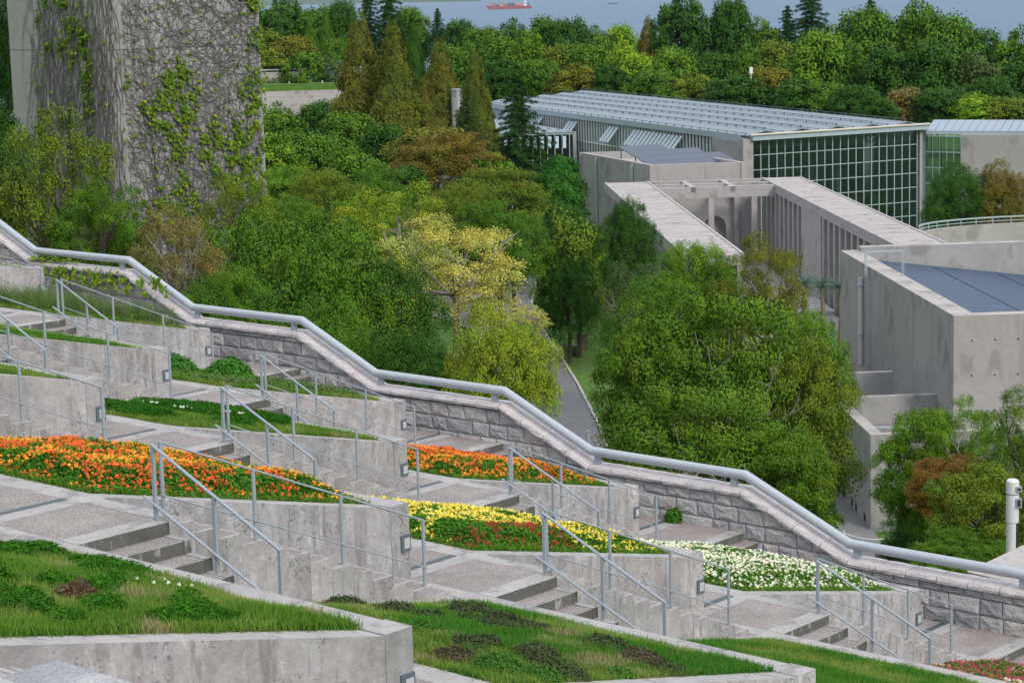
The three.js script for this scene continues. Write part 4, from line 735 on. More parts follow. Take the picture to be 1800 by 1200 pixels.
{ // sculptural yucca plants in the court
  const rng = rngOf(5150);
  [[1412, 500, 'nearest the trees'], [1445, 503, 'middle one'], [1476, 505, 'against the hall wall']].forEach(([px, py, w], n) => {
    const p = atDist(px, py, 150), t = thing('yucca', 'tall grey-green spiky yucca in the court, ' + w, 'yucca', 'yuccas in the court'); t.position.set(p.x, 0.25, p.z);
    const h = p.y - 0.25; part('trunk', limb([V(0, -0.1, 0), V(0.1, h * 0.5, 0), V(0, h, 0)], [0.2, 0.16, 0.13], 7), std({ color: rgb(0.2, 0.17, 0.13) }), t);
    const list = []; for (let k = 0; k < 150; k++) { const d = V(rng() - 0.5, rng() * 0.9 - 0.3, rng() - 0.5).normalize(); list.push([V(0, h, 0), toward(d, rng), V(1, 0.7 + 0.4 * rng(), 1), col([0.17, 0.24, 0.2], rng)]); }
    const bl = new THREE.BufferGeometry(); bl.setAttribute('position', new THREE.Float32BufferAttribute([-0.03, 0.1, 0, 0.03, 0.1, 0, 0, 1.35, 0.02], 3)); bl.setIndex([0, 1, 2]); bl.computeVertexNormals();
    instances('leaves', bl, MG, list, t);
  });
}
// --- greenhouse
const GH = onLevel(1318, 241, 11), GAZ = -18.956;
{
  const t = frame(thing('greenhouse', 'long glass greenhouse with ribbed pale blue roof', 'greenhouse'), GH, GAZ), EV = 11, L = 80;
  const fx = 20.41, fz = -2.68, fl = Math.hypot(fx, fz), fa = Math.atan2(-fz, fx);   // front runs from (0,0) to (fx,fz)
  const F = (g) => { g.rotateY(fa); return g; };
  // front glazing: 21 bays, 7 rows
  const nb = 21, bw = (fl - 0.5) / nb, rows = 7, rh = 10.3 / rows;
  const paneG = F(boxUV(box(0.05, bw - 0.05, 0.05, rh - 0.05, -0.03, 0)));
  for (let c = 0; c < nb; c++) for (let r = 0; r < rows; r++) { const m = part('glass_pane', paneG, GLASS, t); m.position.set((0.3 + c * bw) * Math.cos(fa), 0.35 + r * rh, -(0.3 + c * bw) * Math.sin(fa)); }
  const mulG = F(boxUV(box(-0.04, 0.04, 0, 10.35, -0.14, 0.06))), traG = F(boxUV(box(0.3, fl - 0.3, -0.035, 0.035, -0.1, 0.04)));
  for (let c = 0; c <= nb; c++) { const m = part('mullion', mulG, MULL, t); m.position.set((0.3 + c * bw) * Math.cos(fa), 0.3, -(0.3 + c * bw) * Math.sin(fa)); }
  for (let r = 0; r <= rows; r++) { const m = part('transom', traG, MULL, t); m.position.y = 0.35 + r * rh; }
  part('front_beam', F(boxUV(box(-0.2, fl + 0.6, 10.7, 11.15, -0.6, 0.9))), LOUVRE, t);
  part('gutter', F(bar(V(-0.5, 11.25, 0.95), V(fl + 0.7, 11.25, 0.95), 0.12, 8)), std({ color: rgb(0.55, 0.5, 0.46) }), t);
  part('corner_pillar', boxUV(box(-0.95, 0.15, -0.3, 10.9, -0.7, 0.5), ou(), ou()), BLD[2], t);
  { const g = boxUV(box(fl, fl + 1.0, -0.3, 10.85, -0.9, 0.25), ou(), ou()); F(g); part('corner_pillar', g, BLD[2], t); }
  // long side: concrete end, then fine glazing bars, then louvres standing open
  part('side_wall', boxUV(box(-0.9, -0.3, -0.3, 10.6, -7, -0.71), ou(), ou()), BLD[1], t);
  const bars = []; for (let k = 0; k < 85; k++) bars.push(box(-0.52, -0.36, 0, 10.7, -7.5 - k * 0.86 - 0.12, -7.5 - k * 0.86)); for (const y of [2.4, 5.2, 8]) bars.push(box(-0.5, -0.3, y, y + 0.12, -L, -7.2));
  part('glazing_bars', boxUV(merged(bars)), std({ color: rgb(0.76, 0.8, 0.82), roughness: 0.5 }), t).userData.kind = 'stuff';
  for (let k = 0; k < 18; k++) part('glass_panel', boxUV(box(-0.34, -0.3, 0, 10.7, -7.2 - (k + 1) * 4.04 + 0.03, -7.2 - k * 4.04)), GLASS, t);
  for (const [z0, n] of [[-15, 13], [-33, 3], [-46, 3], [-58, 4], [-68, 4]]) for (let k = 0; k < n; k++) { const g = box(0, 0.05, -2.1, 0, -0.8, -0.05); g.rotateZ(-0.7); g.translate(-0.62, 10.3, z0 - k * 1.06); part('open_louvre', boxUV(g), LOUVRE, t); }
  part('eave_board', boxUV(box(-0.66, -0.3, 10.62, 11.2, -L, -0.72)), LOUVRE, t);
  // roof: low ridges with catwalk rails
  const rw = fx / 5; for (let k = 0; k < 5; k++) for (const [s, dy] of [[0, 0], [1, 0]]) {
    const x0 = -0.6 + k * rw * 1.04, x1 = x0 + rw * 0.52, x2 = x0 + rw * 1.04, zA = 0.6 - k * 0.56, zB = -L - k * 3.6;
    const p = s ? [[x1, 11.62], [x2, 11.2], [x2, 11.12], [x1, 11.54]] : [[x0, 11.2], [x1, 11.62], [x1, 11.54], [x0, 11.12]];
    part('roof_slope', boxUV(prism(p, 'z', zB, zA)), ROOFPANE, t);
    if (!s) { const b = []; for (let z = zA - 0.3; z > zB; z -= 2.2) b.push(box(x1 - 0.035, x1 + 0.035, 11.6, 11.86, z - 0.09, z), box(x0 + 0.0, x0 + 0.07, 11.2, 11.42, z - 0.09, z)); b.push(box(x1 - 0.04, x1 + 0.04, 11.83, 11.88, zB, zA), box(x0 - 0.0, x0 + 0.08, 11.4, 11.44, zB, zA)); part('roof_rail', boxUV(merged(b)), STEELDARK, t).userData.kind = 'stuff'; }
    const rib = []; for (let z = zA - 0.5; z > zB; z -= 1.3) { const g = box(0, Math.hypot(x1 - x0, 0.42), 0, 0.02, -0.06, 0); g.rotateZ(s ? -Math.atan2(0.42, x1 - x0) : Math.atan2(0.42, x1 - x0)); g.translate(s ? x1 : x0, s ? 11.63 : 11.21, z); rib.push(g); } part('roof_rib', boxUV(merged(rib)), ROOFGLASS, t).userData.kind = 'stuff';
  }
  // inside: floor, back, columns, roof trusses
  part('floor', boxUV(box(-0.2, 21, 0.05, 0.25, -L, -3)), BLD[1], t); part('back_wall', boxUV(box(-0.2, 24, 0, 11, -L - 0.3, -L)), DARKIN, t); for (let k = 0; k < 9; k++) part('inner_screen', boxUV(box(1 + k * 2.3, 1.8 + k * 2.3 + (k % 3) * 0.3, 0, 9.4, -13 - (k % 4) * 2, -12.8 - (k % 4) * 2)), BLD[0], t); part('far_side', boxUV(box(21.6, 21.9, 0, 11, -L, -4)), BLD[1], t);
  for (const x of [3.6, 7, 10.6, 14.2]) part('inner_column', bar(V(x, 0, -7 - x * 0.13), V(x, 9, -7 - x * 0.13), 0.45, 12), BLD[2], t);
  const tr = []; for (let k = 0; k < 20; k++) { const x = 0.8 + k * 1.0; tr.push(bar(V(x, 9.6, -4), V(x + 0.5, 10.6, -4), 0.05, 4), bar(V(x + 0.5, 10.6, -4), V(x + 1, 9.6, -4), 0.05, 4)); } tr.push(bar(V(0.8, 9.6, -4), V(20.8, 9.6, -4), 0.07, 5)); part('truss', merged(tr), MULL, t);
  // right-hand extension
  const E = localTo(t, onLevel(1690, 237, 10.2)), Fx = localTo(t, onLevel(1628, 236, 10.2)), Ex = localTo(t, onLevel(1830, 237, 10.2));
  const seg = (name, p, q, y0, y1, th, mat, two) => { const d = Math.hypot(q.x - p.x, q.z - p.z), g = box(0, d, y0, y1, -th, 0); g.rotateY(Math.atan2(-(q.z - p.z), q.x - p.x)); g.translate(p.x, 0, p.z); return part(name, boxUV(g, ou(), ou(), two), mat, t); };
  seg('extension_wall', E, Ex, -0.3, 10.2, 0.6, [BLD[2], BTOP], true);
  for (let c = 0; c < 5; c++) { const p = Fx.clone().lerp(E, c / 5), q = Fx.clone().lerp(E, (c + 0.93) / 5), q2 = Fx.clone().lerp(E, (c + 1) / 5); for (let r = 0; r < 6; r++) seg('glass_pane', p, q, 0.35 + r * 1.62, 1.9 + r * 1.62, 0.03, GLASS); seg('mullion', q, q2, 0.3, 10.2, 0.15, MULL); }
  for (let r = 0; r < 7; r++) seg('transom', Fx, E, 0.25 + r * 1.62, 0.35 + r * 1.62, 0.14, MULL);
  seg('extension_beam', Fx, Ex, 10.2, 10.55, 0.5, LOUVRE);
  for (let k = 0; k < 14; k++) { const p = Fx.clone().lerp(Ex, k / 14), d = Ex.clone().sub(Fx).setLength(0.94), g = box(0, 0.92, 0, 0.05, -3.2, 0); g.rotateX(0.3); g.rotateY(Math.atan2(-d.z, d.x)); g.translate(p.x, 10.5, p.z); part('roof_panel', boxUV(g), ROOFGLASS, t); }
  part('plants_inside', merged([...Array(60)].map((_, k) => { const r = rngOf(k + 70), g = new THREE.IcosahedronGeometry(0.5 + r() * 0.6, 1); g.translate(1 + r() * 19, 0.3 + r() * 2.6, -6 - r() * 9); return g; })), std({ color: rgb(0.03, 0.09, 0.015) }), t);
}
{ // lower glass pavilion at the greenhouse's far flank
  const t = thing('glass_pavilion', 'low many-sided glass pavilion with ribbed roof behind the dark cedar', 'greenhouse'), EV = 9;
  const pts = [[1013, 236], [845, 240], [783, 235], [703, 232], [783, 214], [862, 210]].map(([x, y], k) => onLevel(x, y, EV)); t.position.set(pts[0].x, 0, pts[0].z);
  const lp = pts.map((p) => V(p.x - pts[0].x, 0, p.z - pts[0].z)), c = lp.reduce((s, p) => s.add(p), V(0, 0, 0)).multiplyScalar(1 / lp.length);
  const seg = (name, p, q, y0, y1, th, mat) => { const d = Math.hypot(q.x - p.x, q.z - p.z), g = box(0, d, y0, y1, -th, 0); g.rotateY(Math.atan2(-(q.z - p.z), q.x - p.x)); g.translate(p.x, 0, p.z); return part(name, boxUV(g, ou(), ou()), mat, t); };
  for (let k = 0; k < lp.length; k++) {
    const p = lp[k], q = lp[(k + 1) % lp.length], v = []; for (const a of [p, q, c]) v.push(a.x, a === c ? EV + 0.7 : EV + 0.25, a.z); for (const a of [p, q, c]) v.push(a.x, a === c ? EV + 0.6 : EV + 0.1, a.z);
    const g = new THREE.BufferGeometry(); g.setAttribute('position', new THREE.Float32BufferAttribute(v, 3)); g.setIndex([0, 1, 2, 5, 4, 3, 0, 3, 1, 1, 3, 4]); part('roof_slope', boxUV(g), ROOFGLASS, t);
    const rib = []; for (let r = 1; r < 11; r++) { const a = p.clone().lerp(c, r / 11), b = q.clone().lerp(c, r / 11), y = EV + 0.3 + 0.45 * r / 11; rib.push(bar(V(a.x, y, a.z), V(b.x, y, b.z), 0.06, 4)); } for (let r = 0; r <= 8; r++) { const a = p.clone().lerp(q, r / 8); rib.push(bar(V(a.x, EV + 0.28, a.z), V(c.x, EV + 0.74, c.z), 0.05, 4)); } part('roof_rib', merged(rib), MULL, t).userData.kind = 'stuff';
    if (k === 0) { const n = 13; for (let m = 0; m < n; m++) { const a = p.clone().lerp(q, m / n), b = p.clone().lerp(q, (m + 0.88) / n), b2 = p.clone().lerp(q, (m + 1) / n); for (const [y0, y1] of [[0.3, 3.1], [3.2, 6], [6.1, 8.9]]) seg('glass_pane', b, a, y0, y1, 0.04, GLASS); seg('mullion', b2, b, 0, 9, 0.2, MULL); const lv = box(0.05, a.distanceTo(b) * 0.55, -1.8, 0, 0, 0.05); lv.rotateX(-0.75); lv.rotateY(Math.atan2(b.z - a.z, a.x - b.x)); lv.translate(b.x, 8.8, b.z + 0.2); if (m > 0) part('open_louvre', boxUV(lv), LOUVRE, t); } for (const y of [0.2, 3.15, 6.05]) seg('transom', q, p, y - 0.06, y + 0.06, 0.15, MULL); }
    else seg('wall', q, p, 0, 9, 0.4, k < 3 ? BLD[2] : BLD[1]);
    seg('fascia', q, p, 9, 9.3, 0.3, k ? BTOP : LOUVRE);
  }
  part('floor', boxUV(prism(lp.map((p) => [p.x, p.z]), 'y', 0.05, 0.2)), DARKIN, t);
}
{ // dark block with solar panels
  const p = [[1019, 268], [1142, 290], [1312, 285]].map(([x, y]) => onLevel(x, y, 9.5)), t = thing('concrete_block', 'square concrete block carrying solar panels before the greenhouse', 'building'); t.position.set(p[1].x, 0, p[1].z);
  const q = p.map((v) => [v.x - p[1].x, v.z - p[1].z]); q.push([q[2][0] + q[0][0], q[2][1] + q[0][1]]);
  const W = (name, a, b, mat, y1, th) => { const d = Math.hypot(b[0] - a[0], b[1] - a[1]), g = box(0, d, -0.3, y1, -th, 0); g.rotateY(Math.atan2(-(b[1] - a[1]), b[0] - a[0])); g.translate(a[0], 0, a[1]); return part(name, boxUV(g, ou(), ou(), true), [mat, BTOP], t); };
  W('side_wall', q[0], q[1], BLD[1], 9.5, 0.5); W('front_wall', q[1], q[2], BLD[2], 9.495, 0.5); W('back_wall', q[3], q[0], BLD[1], 9.49, 0.5); W('far_wall', q[2], q[3], BLD[1], 9.49, 0.5);
  part('roof', boxUV(prism([q[0], q[1], q[2], q[3]].map(([x, z]) => [x * 0.96, z * 0.96 - 0.2]), 'y', 8.5, 8.8)), BTOP, t);
  const u = V(q[0][0], 0, q[0][1]).normalize();
  for (const f of [0.22, 0.74]) { const a = V(q[1][0] + u.x * 18.8 * f, 0, q[1][1] + u.z * 18.8 * f); part('drainpipe', bar(V(a.x - 0.12, 0, a.z + 0.05), V(a.x - 0.12, 9.3, a.z + 0.05), 0.1, 8), MULL, t); }
  for (const k of [0, 1]) part('floodlight', boxUV(box(-1.6 + k * 0.9, -1.2 + k * 0.9, 7.6, 7.9, 1.2 - k * 0.6, 1.6 - k * 0.6)), std({ color: rgb(0.8, 0.8, 0.8) }), t);
  const s = thing('solar_array', 'blue solar panels propped on the concrete block roof', 'solar panels'); s.position.set(p[1].x, 8.8, p[1].z); s.rotation.y = Math.atan2(-u.z, u.x) ; s.updateMatrixWorld();
  // local x runs along the block's side, away; rows across
  [4, 4, 4, 3, 3, 2].forEach((n, c) => { for (let k = 0; k < n; k++) { const tl = 0.16, g = box(0, 2.2, 0, 0.06, 0, 1.5); g.rotateZ(tl); g.translate(1.6 + k * 2.25 * Math.cos(tl) + c * 0.15, 0.28 + k * 2.25 * Math.sin(tl), 0.9 + c * 1.55); part('solar_panel', boxUV(g), PANEL, s); } for (const f of [0.3, n - 0.3]) part('prop', boxUV(box(1.6 + f * 2.2 + c * 0.15, 1.7 + f * 2.2 + c * 0.15, -0.3, 0.26 + f * 0.36, 0.95 + c * 1.55, 1.05 + c * 1.55)), MULL, s); });
}
{ // drum wall with rails
  const a = onLevel(1610, 400, 5), t = thing('curved_wall', 'curved concrete wall with double pale rails before the greenhouse', 'wall'); t.position.set(a.x + 13, 0, a.z + 1.5);
  const R = 13, arc = (name, r, y0, y1, th, mat) => { const n = 36; for (let k = 0; k < n; k++) { const a0 = Math.PI * (0.95 - 0.7 * k / n), a1 = Math.PI * (0.95 - 0.7 * (k + 1) / n); part(name, boxUV(prism([[Math.cos(a0) * r, -Math.sin(a0) * r * 0.55], [Math.cos(a1) * r, -Math.sin(a1) * r * 0.55], [Math.cos(a1) * (r - th), -Math.sin(a1) * (r - th) * 0.55], [Math.cos(a0) * (r - th), -Math.sin(a0) * (r - th) * 0.55]], 'y', y0, y1)), mat, t); } };
  arc('wall_segment', R, -0.3, 4.6, 0.5, BLD[2]); arc('rail', R, 5.1, 5.22, 0.12, MULL); arc('rail', R, 4.8, 4.86, 0.08, MULL);
  for (let k = 0; k < 16; k++) { const a0 = Math.PI * (0.94 - 0.7 * k / 16), x = Math.cos(a0) * (R - 0.05), z = -Math.sin(a0) * (R - 0.05) * 0.55; part('rail_post', bar(V(x, 4.5, z), V(x, 5.15, z), 0.04, 5), MULL, t); }
}
{ // amphitheatre far behind on the left
  const t = thing('terrace_theatre', 'pale concrete terraces with a grass strip beside the tower', 'amphitheatre'), c = atDist(530, 150, 330); t.position.set(c.x, 0, c.z); t.rotation.y = 0.06;
  const y = (py) => atDist(530, py, 330).y;
  cbox(t, 'parapet', BLD[2], -11, 10, 0, y(128), -6.5, -6); part('handrail', bar(V(-11, y(124), -6.2), V(10, y(124), -6.2), 0.12, 6), MULL, t);
  cbox(t, 'grass_strip', LAWN, -11, 10, 0, y(148), -6, -1.2);
  for (let k = 0; k < 5; k++) cbox(t, 'terrace', [BLD[2], BTOP], -8, 12, 0, y(160 + k * 7), -1.2 + k * 0.7, -0.5 + k * 0.7);
  for (const x of [-7, -2, 3, 7]) part('marker_post', boxUV(box(x, x + 0.2, y(148), y(148) + 0.4, -2, -1.8)), PALE, t);
}
{ // steel vent stack
  const c = atDist(803, 175, 262), t = thing('vent_stack', 'cylindrical steel vent stack rising behind the pavilion', 'vent stack'); t.position.set(c.x, 0, c.z); const y = (py) => atDist(803, py, 262).y, st = std({ color: rgb(0.5, 0.52, 0.55), roughness: 0.35, metalness: 0.5 });
  part('drum', bar(V(0, 0, 0), V(0, y(171), 0), 0.68, 20), st, t); part('dark_band', bar(V(0, y(171), 0), V(0, y(159), 0), 0.6, 20), DARKIN, t); part('cap', bar(V(0, y(159), 0), V(0, y(156), 0), 0.72, 20), st, t);
  for (let k = 0; k < 8; k++) part('fin', bar(V(Math.cos(k * 0.785) * 0.66, y(171), Math.sin(k * 0.785) * 0.66), V(Math.cos(k * 0.785) * 0.66, y(159), Math.sin(k * 0.785) * 0.66), 0.05, 4), st, t);
}
// --- small things near the wall's lower end
{
  const t = thing('marker_pole', 'thick white pole with small instrument boxes beside the stone wall', 'pole'), c = atDist(1779, 980, 50); t.position.set(c.x, c.y - 0.9, c.z);
  const W = std({ color: rgb(0.68, 0.68, 0.7), roughness: 0.45 }); part('lower_tube', bar(V(0, 0, 0), V(0, 1.75, 0), 0.135, 20), W, t); part('upper_tube', bar(V(0, 1.76, 0), V(0, 2.72, 0), 0.148, 20), W, t); part('collar', bar(V(0, 2.42, 0), V(0, 2.44, 0), 0.153, 20), STEELDARK, t); part('cap', bar(V(0, 2.72, 0), V(0, 2.76, 0), 0.148, 20, 0.12), W, t);
  part('dark_strip', boxUV(box(0.05, 0.13, 0.72, 1.74, 0.06, 0.12)), GROOVE, t);
  for (const [y, h] of [[2.5, 0.12], [2.12, 0.22]]) { const b = part('instrument_box', boxUV(box(0.04, 0.18, y, y + h, 0.05, 0.17)), STEEL, t); part('window', boxUV(box(0.07, 0.15, y + 0.03, y + h - 0.03, 0.171, 0.176)), GROOVE, b); }
}
{
  const t = thing('side_slab', 'broad pinkish concrete parapet slab meeting the wall at its lower end', 'parapet'), L = ORIGIN.y - 5.28 + 0.55;
  const q = [[1700, 1004], [1815, 950], [1900, 985], [1805, 1030]].map(([x, y]) => onLevel(x, y, L)); t.position.set(q[0].x, 0, q[0].z);
  part('slab', boxUV(prism(q.map((p) => [p.x - q[0].x, p.z - q[0].z]), 'y', L - 0.25, L), 1, 1, true), [BLD[2], BTOP], t);
  part('footing', boxUV(prism(q.map((p) => [(p.x - q[0].x) * 0.94 + 0.2, (p.z - q[0].z) * 0.94 + 0.05]), 'y', L - 7, L - 0.25)), BLD[1], t);
  const r = thing('branch_tube', 'short thick grey tube rail turning away behind the wall', 'handrail'), a = atDist(1783, 992, 43.6), b = atDist(1860, 955, 46); part('tube', bar(a, b, 0.12, 18), PIPE, r); part('bracket', bar(b.clone().add(V(0, -0.1, 0)), b.clone().add(V(0, -1.2, 0)), 0.05, 8), STEELDARK, r);
}
{ // chain barrier on the path
  const ps = [[1483, 965], [1597, 963]].map(([x, y]) => onLevel(x, y, 0.2)), W = std({ color: rgb(0.7, 0.7, 0.7), roughness: 0.5 });
  const t = thing('chain_barrier', 'two white posts joined by a sagging white chain across the path', 'barrier'); t.position.copy(ps[0]); const d = ps[1].clone().sub(ps[0]);
  for (const o of [V(0, 0, 0), d]) part('post', bar(V(o.x, -0.2, o.z), V(o.x, 0.86, o.z), 0.055, 10), W, t);
  const pts = [], rad = []; for (let k = 0; k <= 14; k++) { const f = k / 14; pts.push(V(d.x * f, 0.78 - 0.34 * (1 - (2 * f - 1) ** 2), d.z * f)); rad.push(0.022); } part('chain', limb(pts, rad, 5), W, t);
}
{ // stone seats on the lawn
  for (const [px, py, w, l] of [[1005, 622, 1.4, 'low block seat on the lawn beside the road'], [1022, 612, 0.9, 'upright stone block behind the low seat']]) { const p = onLevel(px, py, 0.1), t = thing('stone_block', 'brown ' + l, 'stone block'); t.position.set(p.x, 0, p.z); part('block', boxUV(box(-w / 2, w / 2, -0.1, 1.9 - w * 0.9, -0.4, 0.4)), std({ color: rgb(0.16, 0.12, 0.1) }), t); part('top', boxUV(box(-w / 2 - 0.04, w / 2 + 0.04, 1.9 - w * 0.9, 2.0 - w * 0.9, -0.44, 0.44)), std({ color: rgb(0.2, 0.155, 0.13) }), t); }
  const p = onLevel(1034, 790, 0.1), t = thing('road_post', 'pale metal post at the edge of the road', 'post'); t.position.set(p.x, 0, p.z); part('shaft', bar(V(0, -0.2, 0), V(0, 1.15, 0), 0.12, 10), STEEL, t); part('cap', bar(V(0, 1.15, 0), V(0, 1.2, 0), 0.14, 10), STEEL, t);
}
for (const [px, py, h, w] of [[1320, 118, 20, 'among the tall trees'], [1629, 170, 15, 'above the right end of the greenhouse'], [1531, 176, 12, 'low between round shrubs behind the greenhouse']]) { const d = 300, p = atDist(px, py, d), t = thing('park_lamp', 'small white lamp post ' + w, 'lamp post', 'white lamp posts'); t.position.set(p.x, 0, p.z); const W = std({ color: rgb(0.8, 0.8, 0.8) }); part('pole', bar(V(0, -0.2, 0), V(0, p.y, 0), 0.12, 8), W, t); part('lantern', bar(V(0, p.y - 0.9, 0), V(0, p.y, 0), 0.25, 10), W, t); }
{ // granite coping of a sunken corner, cut by the lower left corner of the photograph
  const t = thing('near_coping', 'rough granite coping round a dark sunken corner, at the bottom left', 'stone coping'), c = atDist(100, 1159, 13); t.position.copy(c); t.rotation.y = -YA;
  const st = (a0, a1, b0, b1, m) => part('coping_stone', boxUV(abox(a0, a1, -0.16, (R0() - 0.5) * 0.008, b0, b1), ou(), ou()), GRANITES[m], t);
  st(0, 0.42, -0.42, 0, 1); st(0.426, 1.1, -0.34, 0, 0); st(1.106, 1.8, -0.34, 0, 2); st(0, 0.34, -1.1, -0.426, 0); st(0, 0.34, -1.8, -1.106, 2);
  part('stone', boxUV(abox(0.03, 1.8, -1.5, -0.165, -0.3, -0.05), ou(), ou()), GRANITES[1], t); part('stone', boxUV(abox(0.03, 0.3, -1.5, -0.165, -1.8, -0.31), ou(), ou()), GRANITES[0], t);
}

// ---------------------------------------------------------------- trees
const tr0 = rngOf(2024);
const LS = { near: [0, 1, 2].map(() => spray(tr0, 26, 0.33, 0.125, 0.065, 0.75, 0.85, 0.6)), far: [0, 1].map(() => spray(tr0, 14, 0.55, 0.33, 0.2, 0.75, 0.9, 0.6)), needle: spray(tr0, 22, 0.42, 0.4, 0.05, 0.45, 0.5, 0.4), feather: spray(tr0, 18, 0.42, 0.3, 0.1, 0.9, 1, 0.5) };
// an archetype: leaf-spray placements for a crown of half-width 4 and half-height 4; tints are handed on per clump
function crownList(seed, kind, density) {
  const rng = rngOf(seed), list = [], R = 4;
  const put = (p, d, s, tint) => list.push([p, toward(d, rng), s * (0.75 + 0.55 * rng()), tint]);
  const tintOf = (k) => { const v = 0.72 + 0.5 * rng(); return rgb(v * (1 + k * 0.55), v * (1 + k * 0.12), v * (1 - k * 0.2)); };
  if (kind === 'cedar') {
    for (let y = -R; y < R; y += 0.42) {
      const f = (R - y) / (2 * R), L = R * (0.12 + 0.9 * Math.pow(f, 0.8)) * (0.85 + 0.3 * rng()), n = 5 + (rng() * 3 | 0), a0 = rng() * 6.28;
      for (let k = 0; k < n; k++) { const a = a0 + k / n * 6.28 + (rng() - 0.5) * 0.5, l = L * (0.65 + 0.4 * rng()), dr = 0.1 + 0.25 * f; for (let s = 0.25; s <= 1; s += 0.5 / Math.max(l, 0.6)) { const w = 0.5 * (1 - s * 0.5) * l * 0.5; for (let m = 0; m < density; m++) put(V(Math.cos(a) * l * s - Math.sin(a) * (rng() - 0.5) * w, y - dr * s * l * s + (rng() - 0.5) * 0.16, Math.sin(a) * l * s + Math.cos(a) * (rng() - 0.5) * w), V(Math.cos(a) * 0.3, 1, Math.sin(a) * 0.3).normalize(), 0.9 - 0.3 * s * (1 - f), tintOf((rng() - 0.5) * 0.25)); } }
    }
    return list;
  }
  if (kind === 'cone' || kind === 'oval') {
    const n = Math.round(900 * density);
    for (let k = 0; k < n; k++) {
      const t = 1 - Math.sqrt(rng()), y = lerp(-R, R, kind === 'cone' ? t * 0.98 : rng()), f = kind === 'cone' ? 0.06 + 0.94 * Math.pow((R - y) / (2 * R), 0.9) : Math.sqrt(Math.max(0.02, 1 - Math.pow((y + 0.8) / (y > -0.8 ? R + 0.8 : R - 0.8), 2)));
      const a = rng() * 6.28, lob = 0.4 + 1.1 * fbm(Math.cos(a) * 1.6 + seed, Math.sin(a) * 1.6 + y * 1.1, 1e5, 1e5, 3, seed), q = R * f * lob * (0.72 + 0.3 * rng());
      put(V(Math.cos(a) * q, y + (rng() - 0.5) * 0.3, Math.sin(a) * q), V(Math.cos(a), 0.5, Math.sin(a)).normalize(), kind === 'cone' ? 0.6 + 0.5 * f : 0.8, tintOf((fbm(a, y * 0.7, 1e5, 1e5, 2, seed + 2) - 0.5) * 1.2));
    }
    return list;
  }
  // broadleaf kinds: clumps at the ends of limbs
  const nb = { round: 34, airy: 34, maple: 66, bush: 26 }[kind] ?? 24, flat = { maple: 0.32, airy: 0.55 }[kind] ?? 0.72, br = { round: 0.36, airy: 0.25, maple: 0.26, bush: 0.4 }[kind] ?? 0.34;
  for (let i = 0; i < nb; i++) {
    const u = (i + 0.5) / nb, y = 1 - u * (kind === 'bush' ? 1.45 : 1.75), a = i * 2.39996 + rng() * 0.7, s = Math.sqrt(Math.max(0, 1 - y * y)), r = 0.62 + 0.34 * rng();
    const c = V(Math.cos(a) * s * r * R, y * r * R * 0.92, Math.sin(a) * s * r * R), size = br * R * (0.65 + 0.7 * rng()), k = (rng() - 0.45) * 0.6, n = Math.round(size * size * 30 * density);
    for (let m = 0; m < n; m++) {
      const d = V(rng() * 2 - 1, rng() * 2 - 1, rng() * 2 - 1).normalize(); if (d.y < -0.15 && rng() < 0.65) d.y *= -1;
      const q = size * (0.55 + 0.5 * Math.sqrt(rng())) * (0.8 + 0.4 * vn(d.x * 2 + i, d.z * 2 + d.y * 2, 1e5, 1e5, seed)), p = V(c.x + d.x * q, c.y + d.y * q * flat, c.z + d.z * q);
      put(p, d.clone().lerp(UP, 0.55).normalize(), kind === 'airy' ? 0.85 : 1, tintOf(k + (rng() - 0.5) * 0.3));
    }
  }
  list.blobs = nb;
  return list;
}
const ARCH = {};
function archetype(kind, lod, v) {
  const id = kind + lod + v; if (ARCH[id]) return ARCH[id];
  const near = lod === 'n', geo = kind === 'cedar' ? LS.needle : kind === 'cone' ? (near ? LS.feather : LS.feather) : near ? LS.near[v % 3] : LS.far[v % 2];
  const den = kind === 'cedar' ? (near ? 3 : 2) : kind === 'cone' ? 1.5 : kind === 'oval' ? 2.4 : near ? { airy: 1.5, maple: 1.25, round: 1.15, bush: 1.3 }[kind] : { airy: 0.6, maple: 0.6, round: 0.6, bush: 0.6 }[kind];
  const cl = crownList(1000 + v * 37 + kind.length * 101 + (near ? 7 : 0), kind, den), ex = cl.map((q) => Math.hypot(q[0].x, q[0].z)).sort((p, q) => p - q), ey = cl.map((q) => q[0].y).sort((p, q) => p - q);
  return (ARCH[id] = { ex: ex[ex.length * 0.95 | 0] + 0.1, y0: ey[ey.length * 0.02 | 0], y1: ey[ey.length * 0.985 | 0], mesh: instances('crown', geo, MG, cl), geo });
}
const BARK = [[0.085, 0.07, 0.055], [0.3, 0.28, 0.25], [0.06, 0.05, 0.04]].map((c) => std({ color: rgb(...c), roughness: 1 }));
const matCache = new Map();
const tinted = (c) => { const k = c.join(); if (!matCache.has(k)) matCache.set(k, leafMat(c[0], c[1], c[2], 0.2)); return matCache.get(k); };
let treeN = 0;
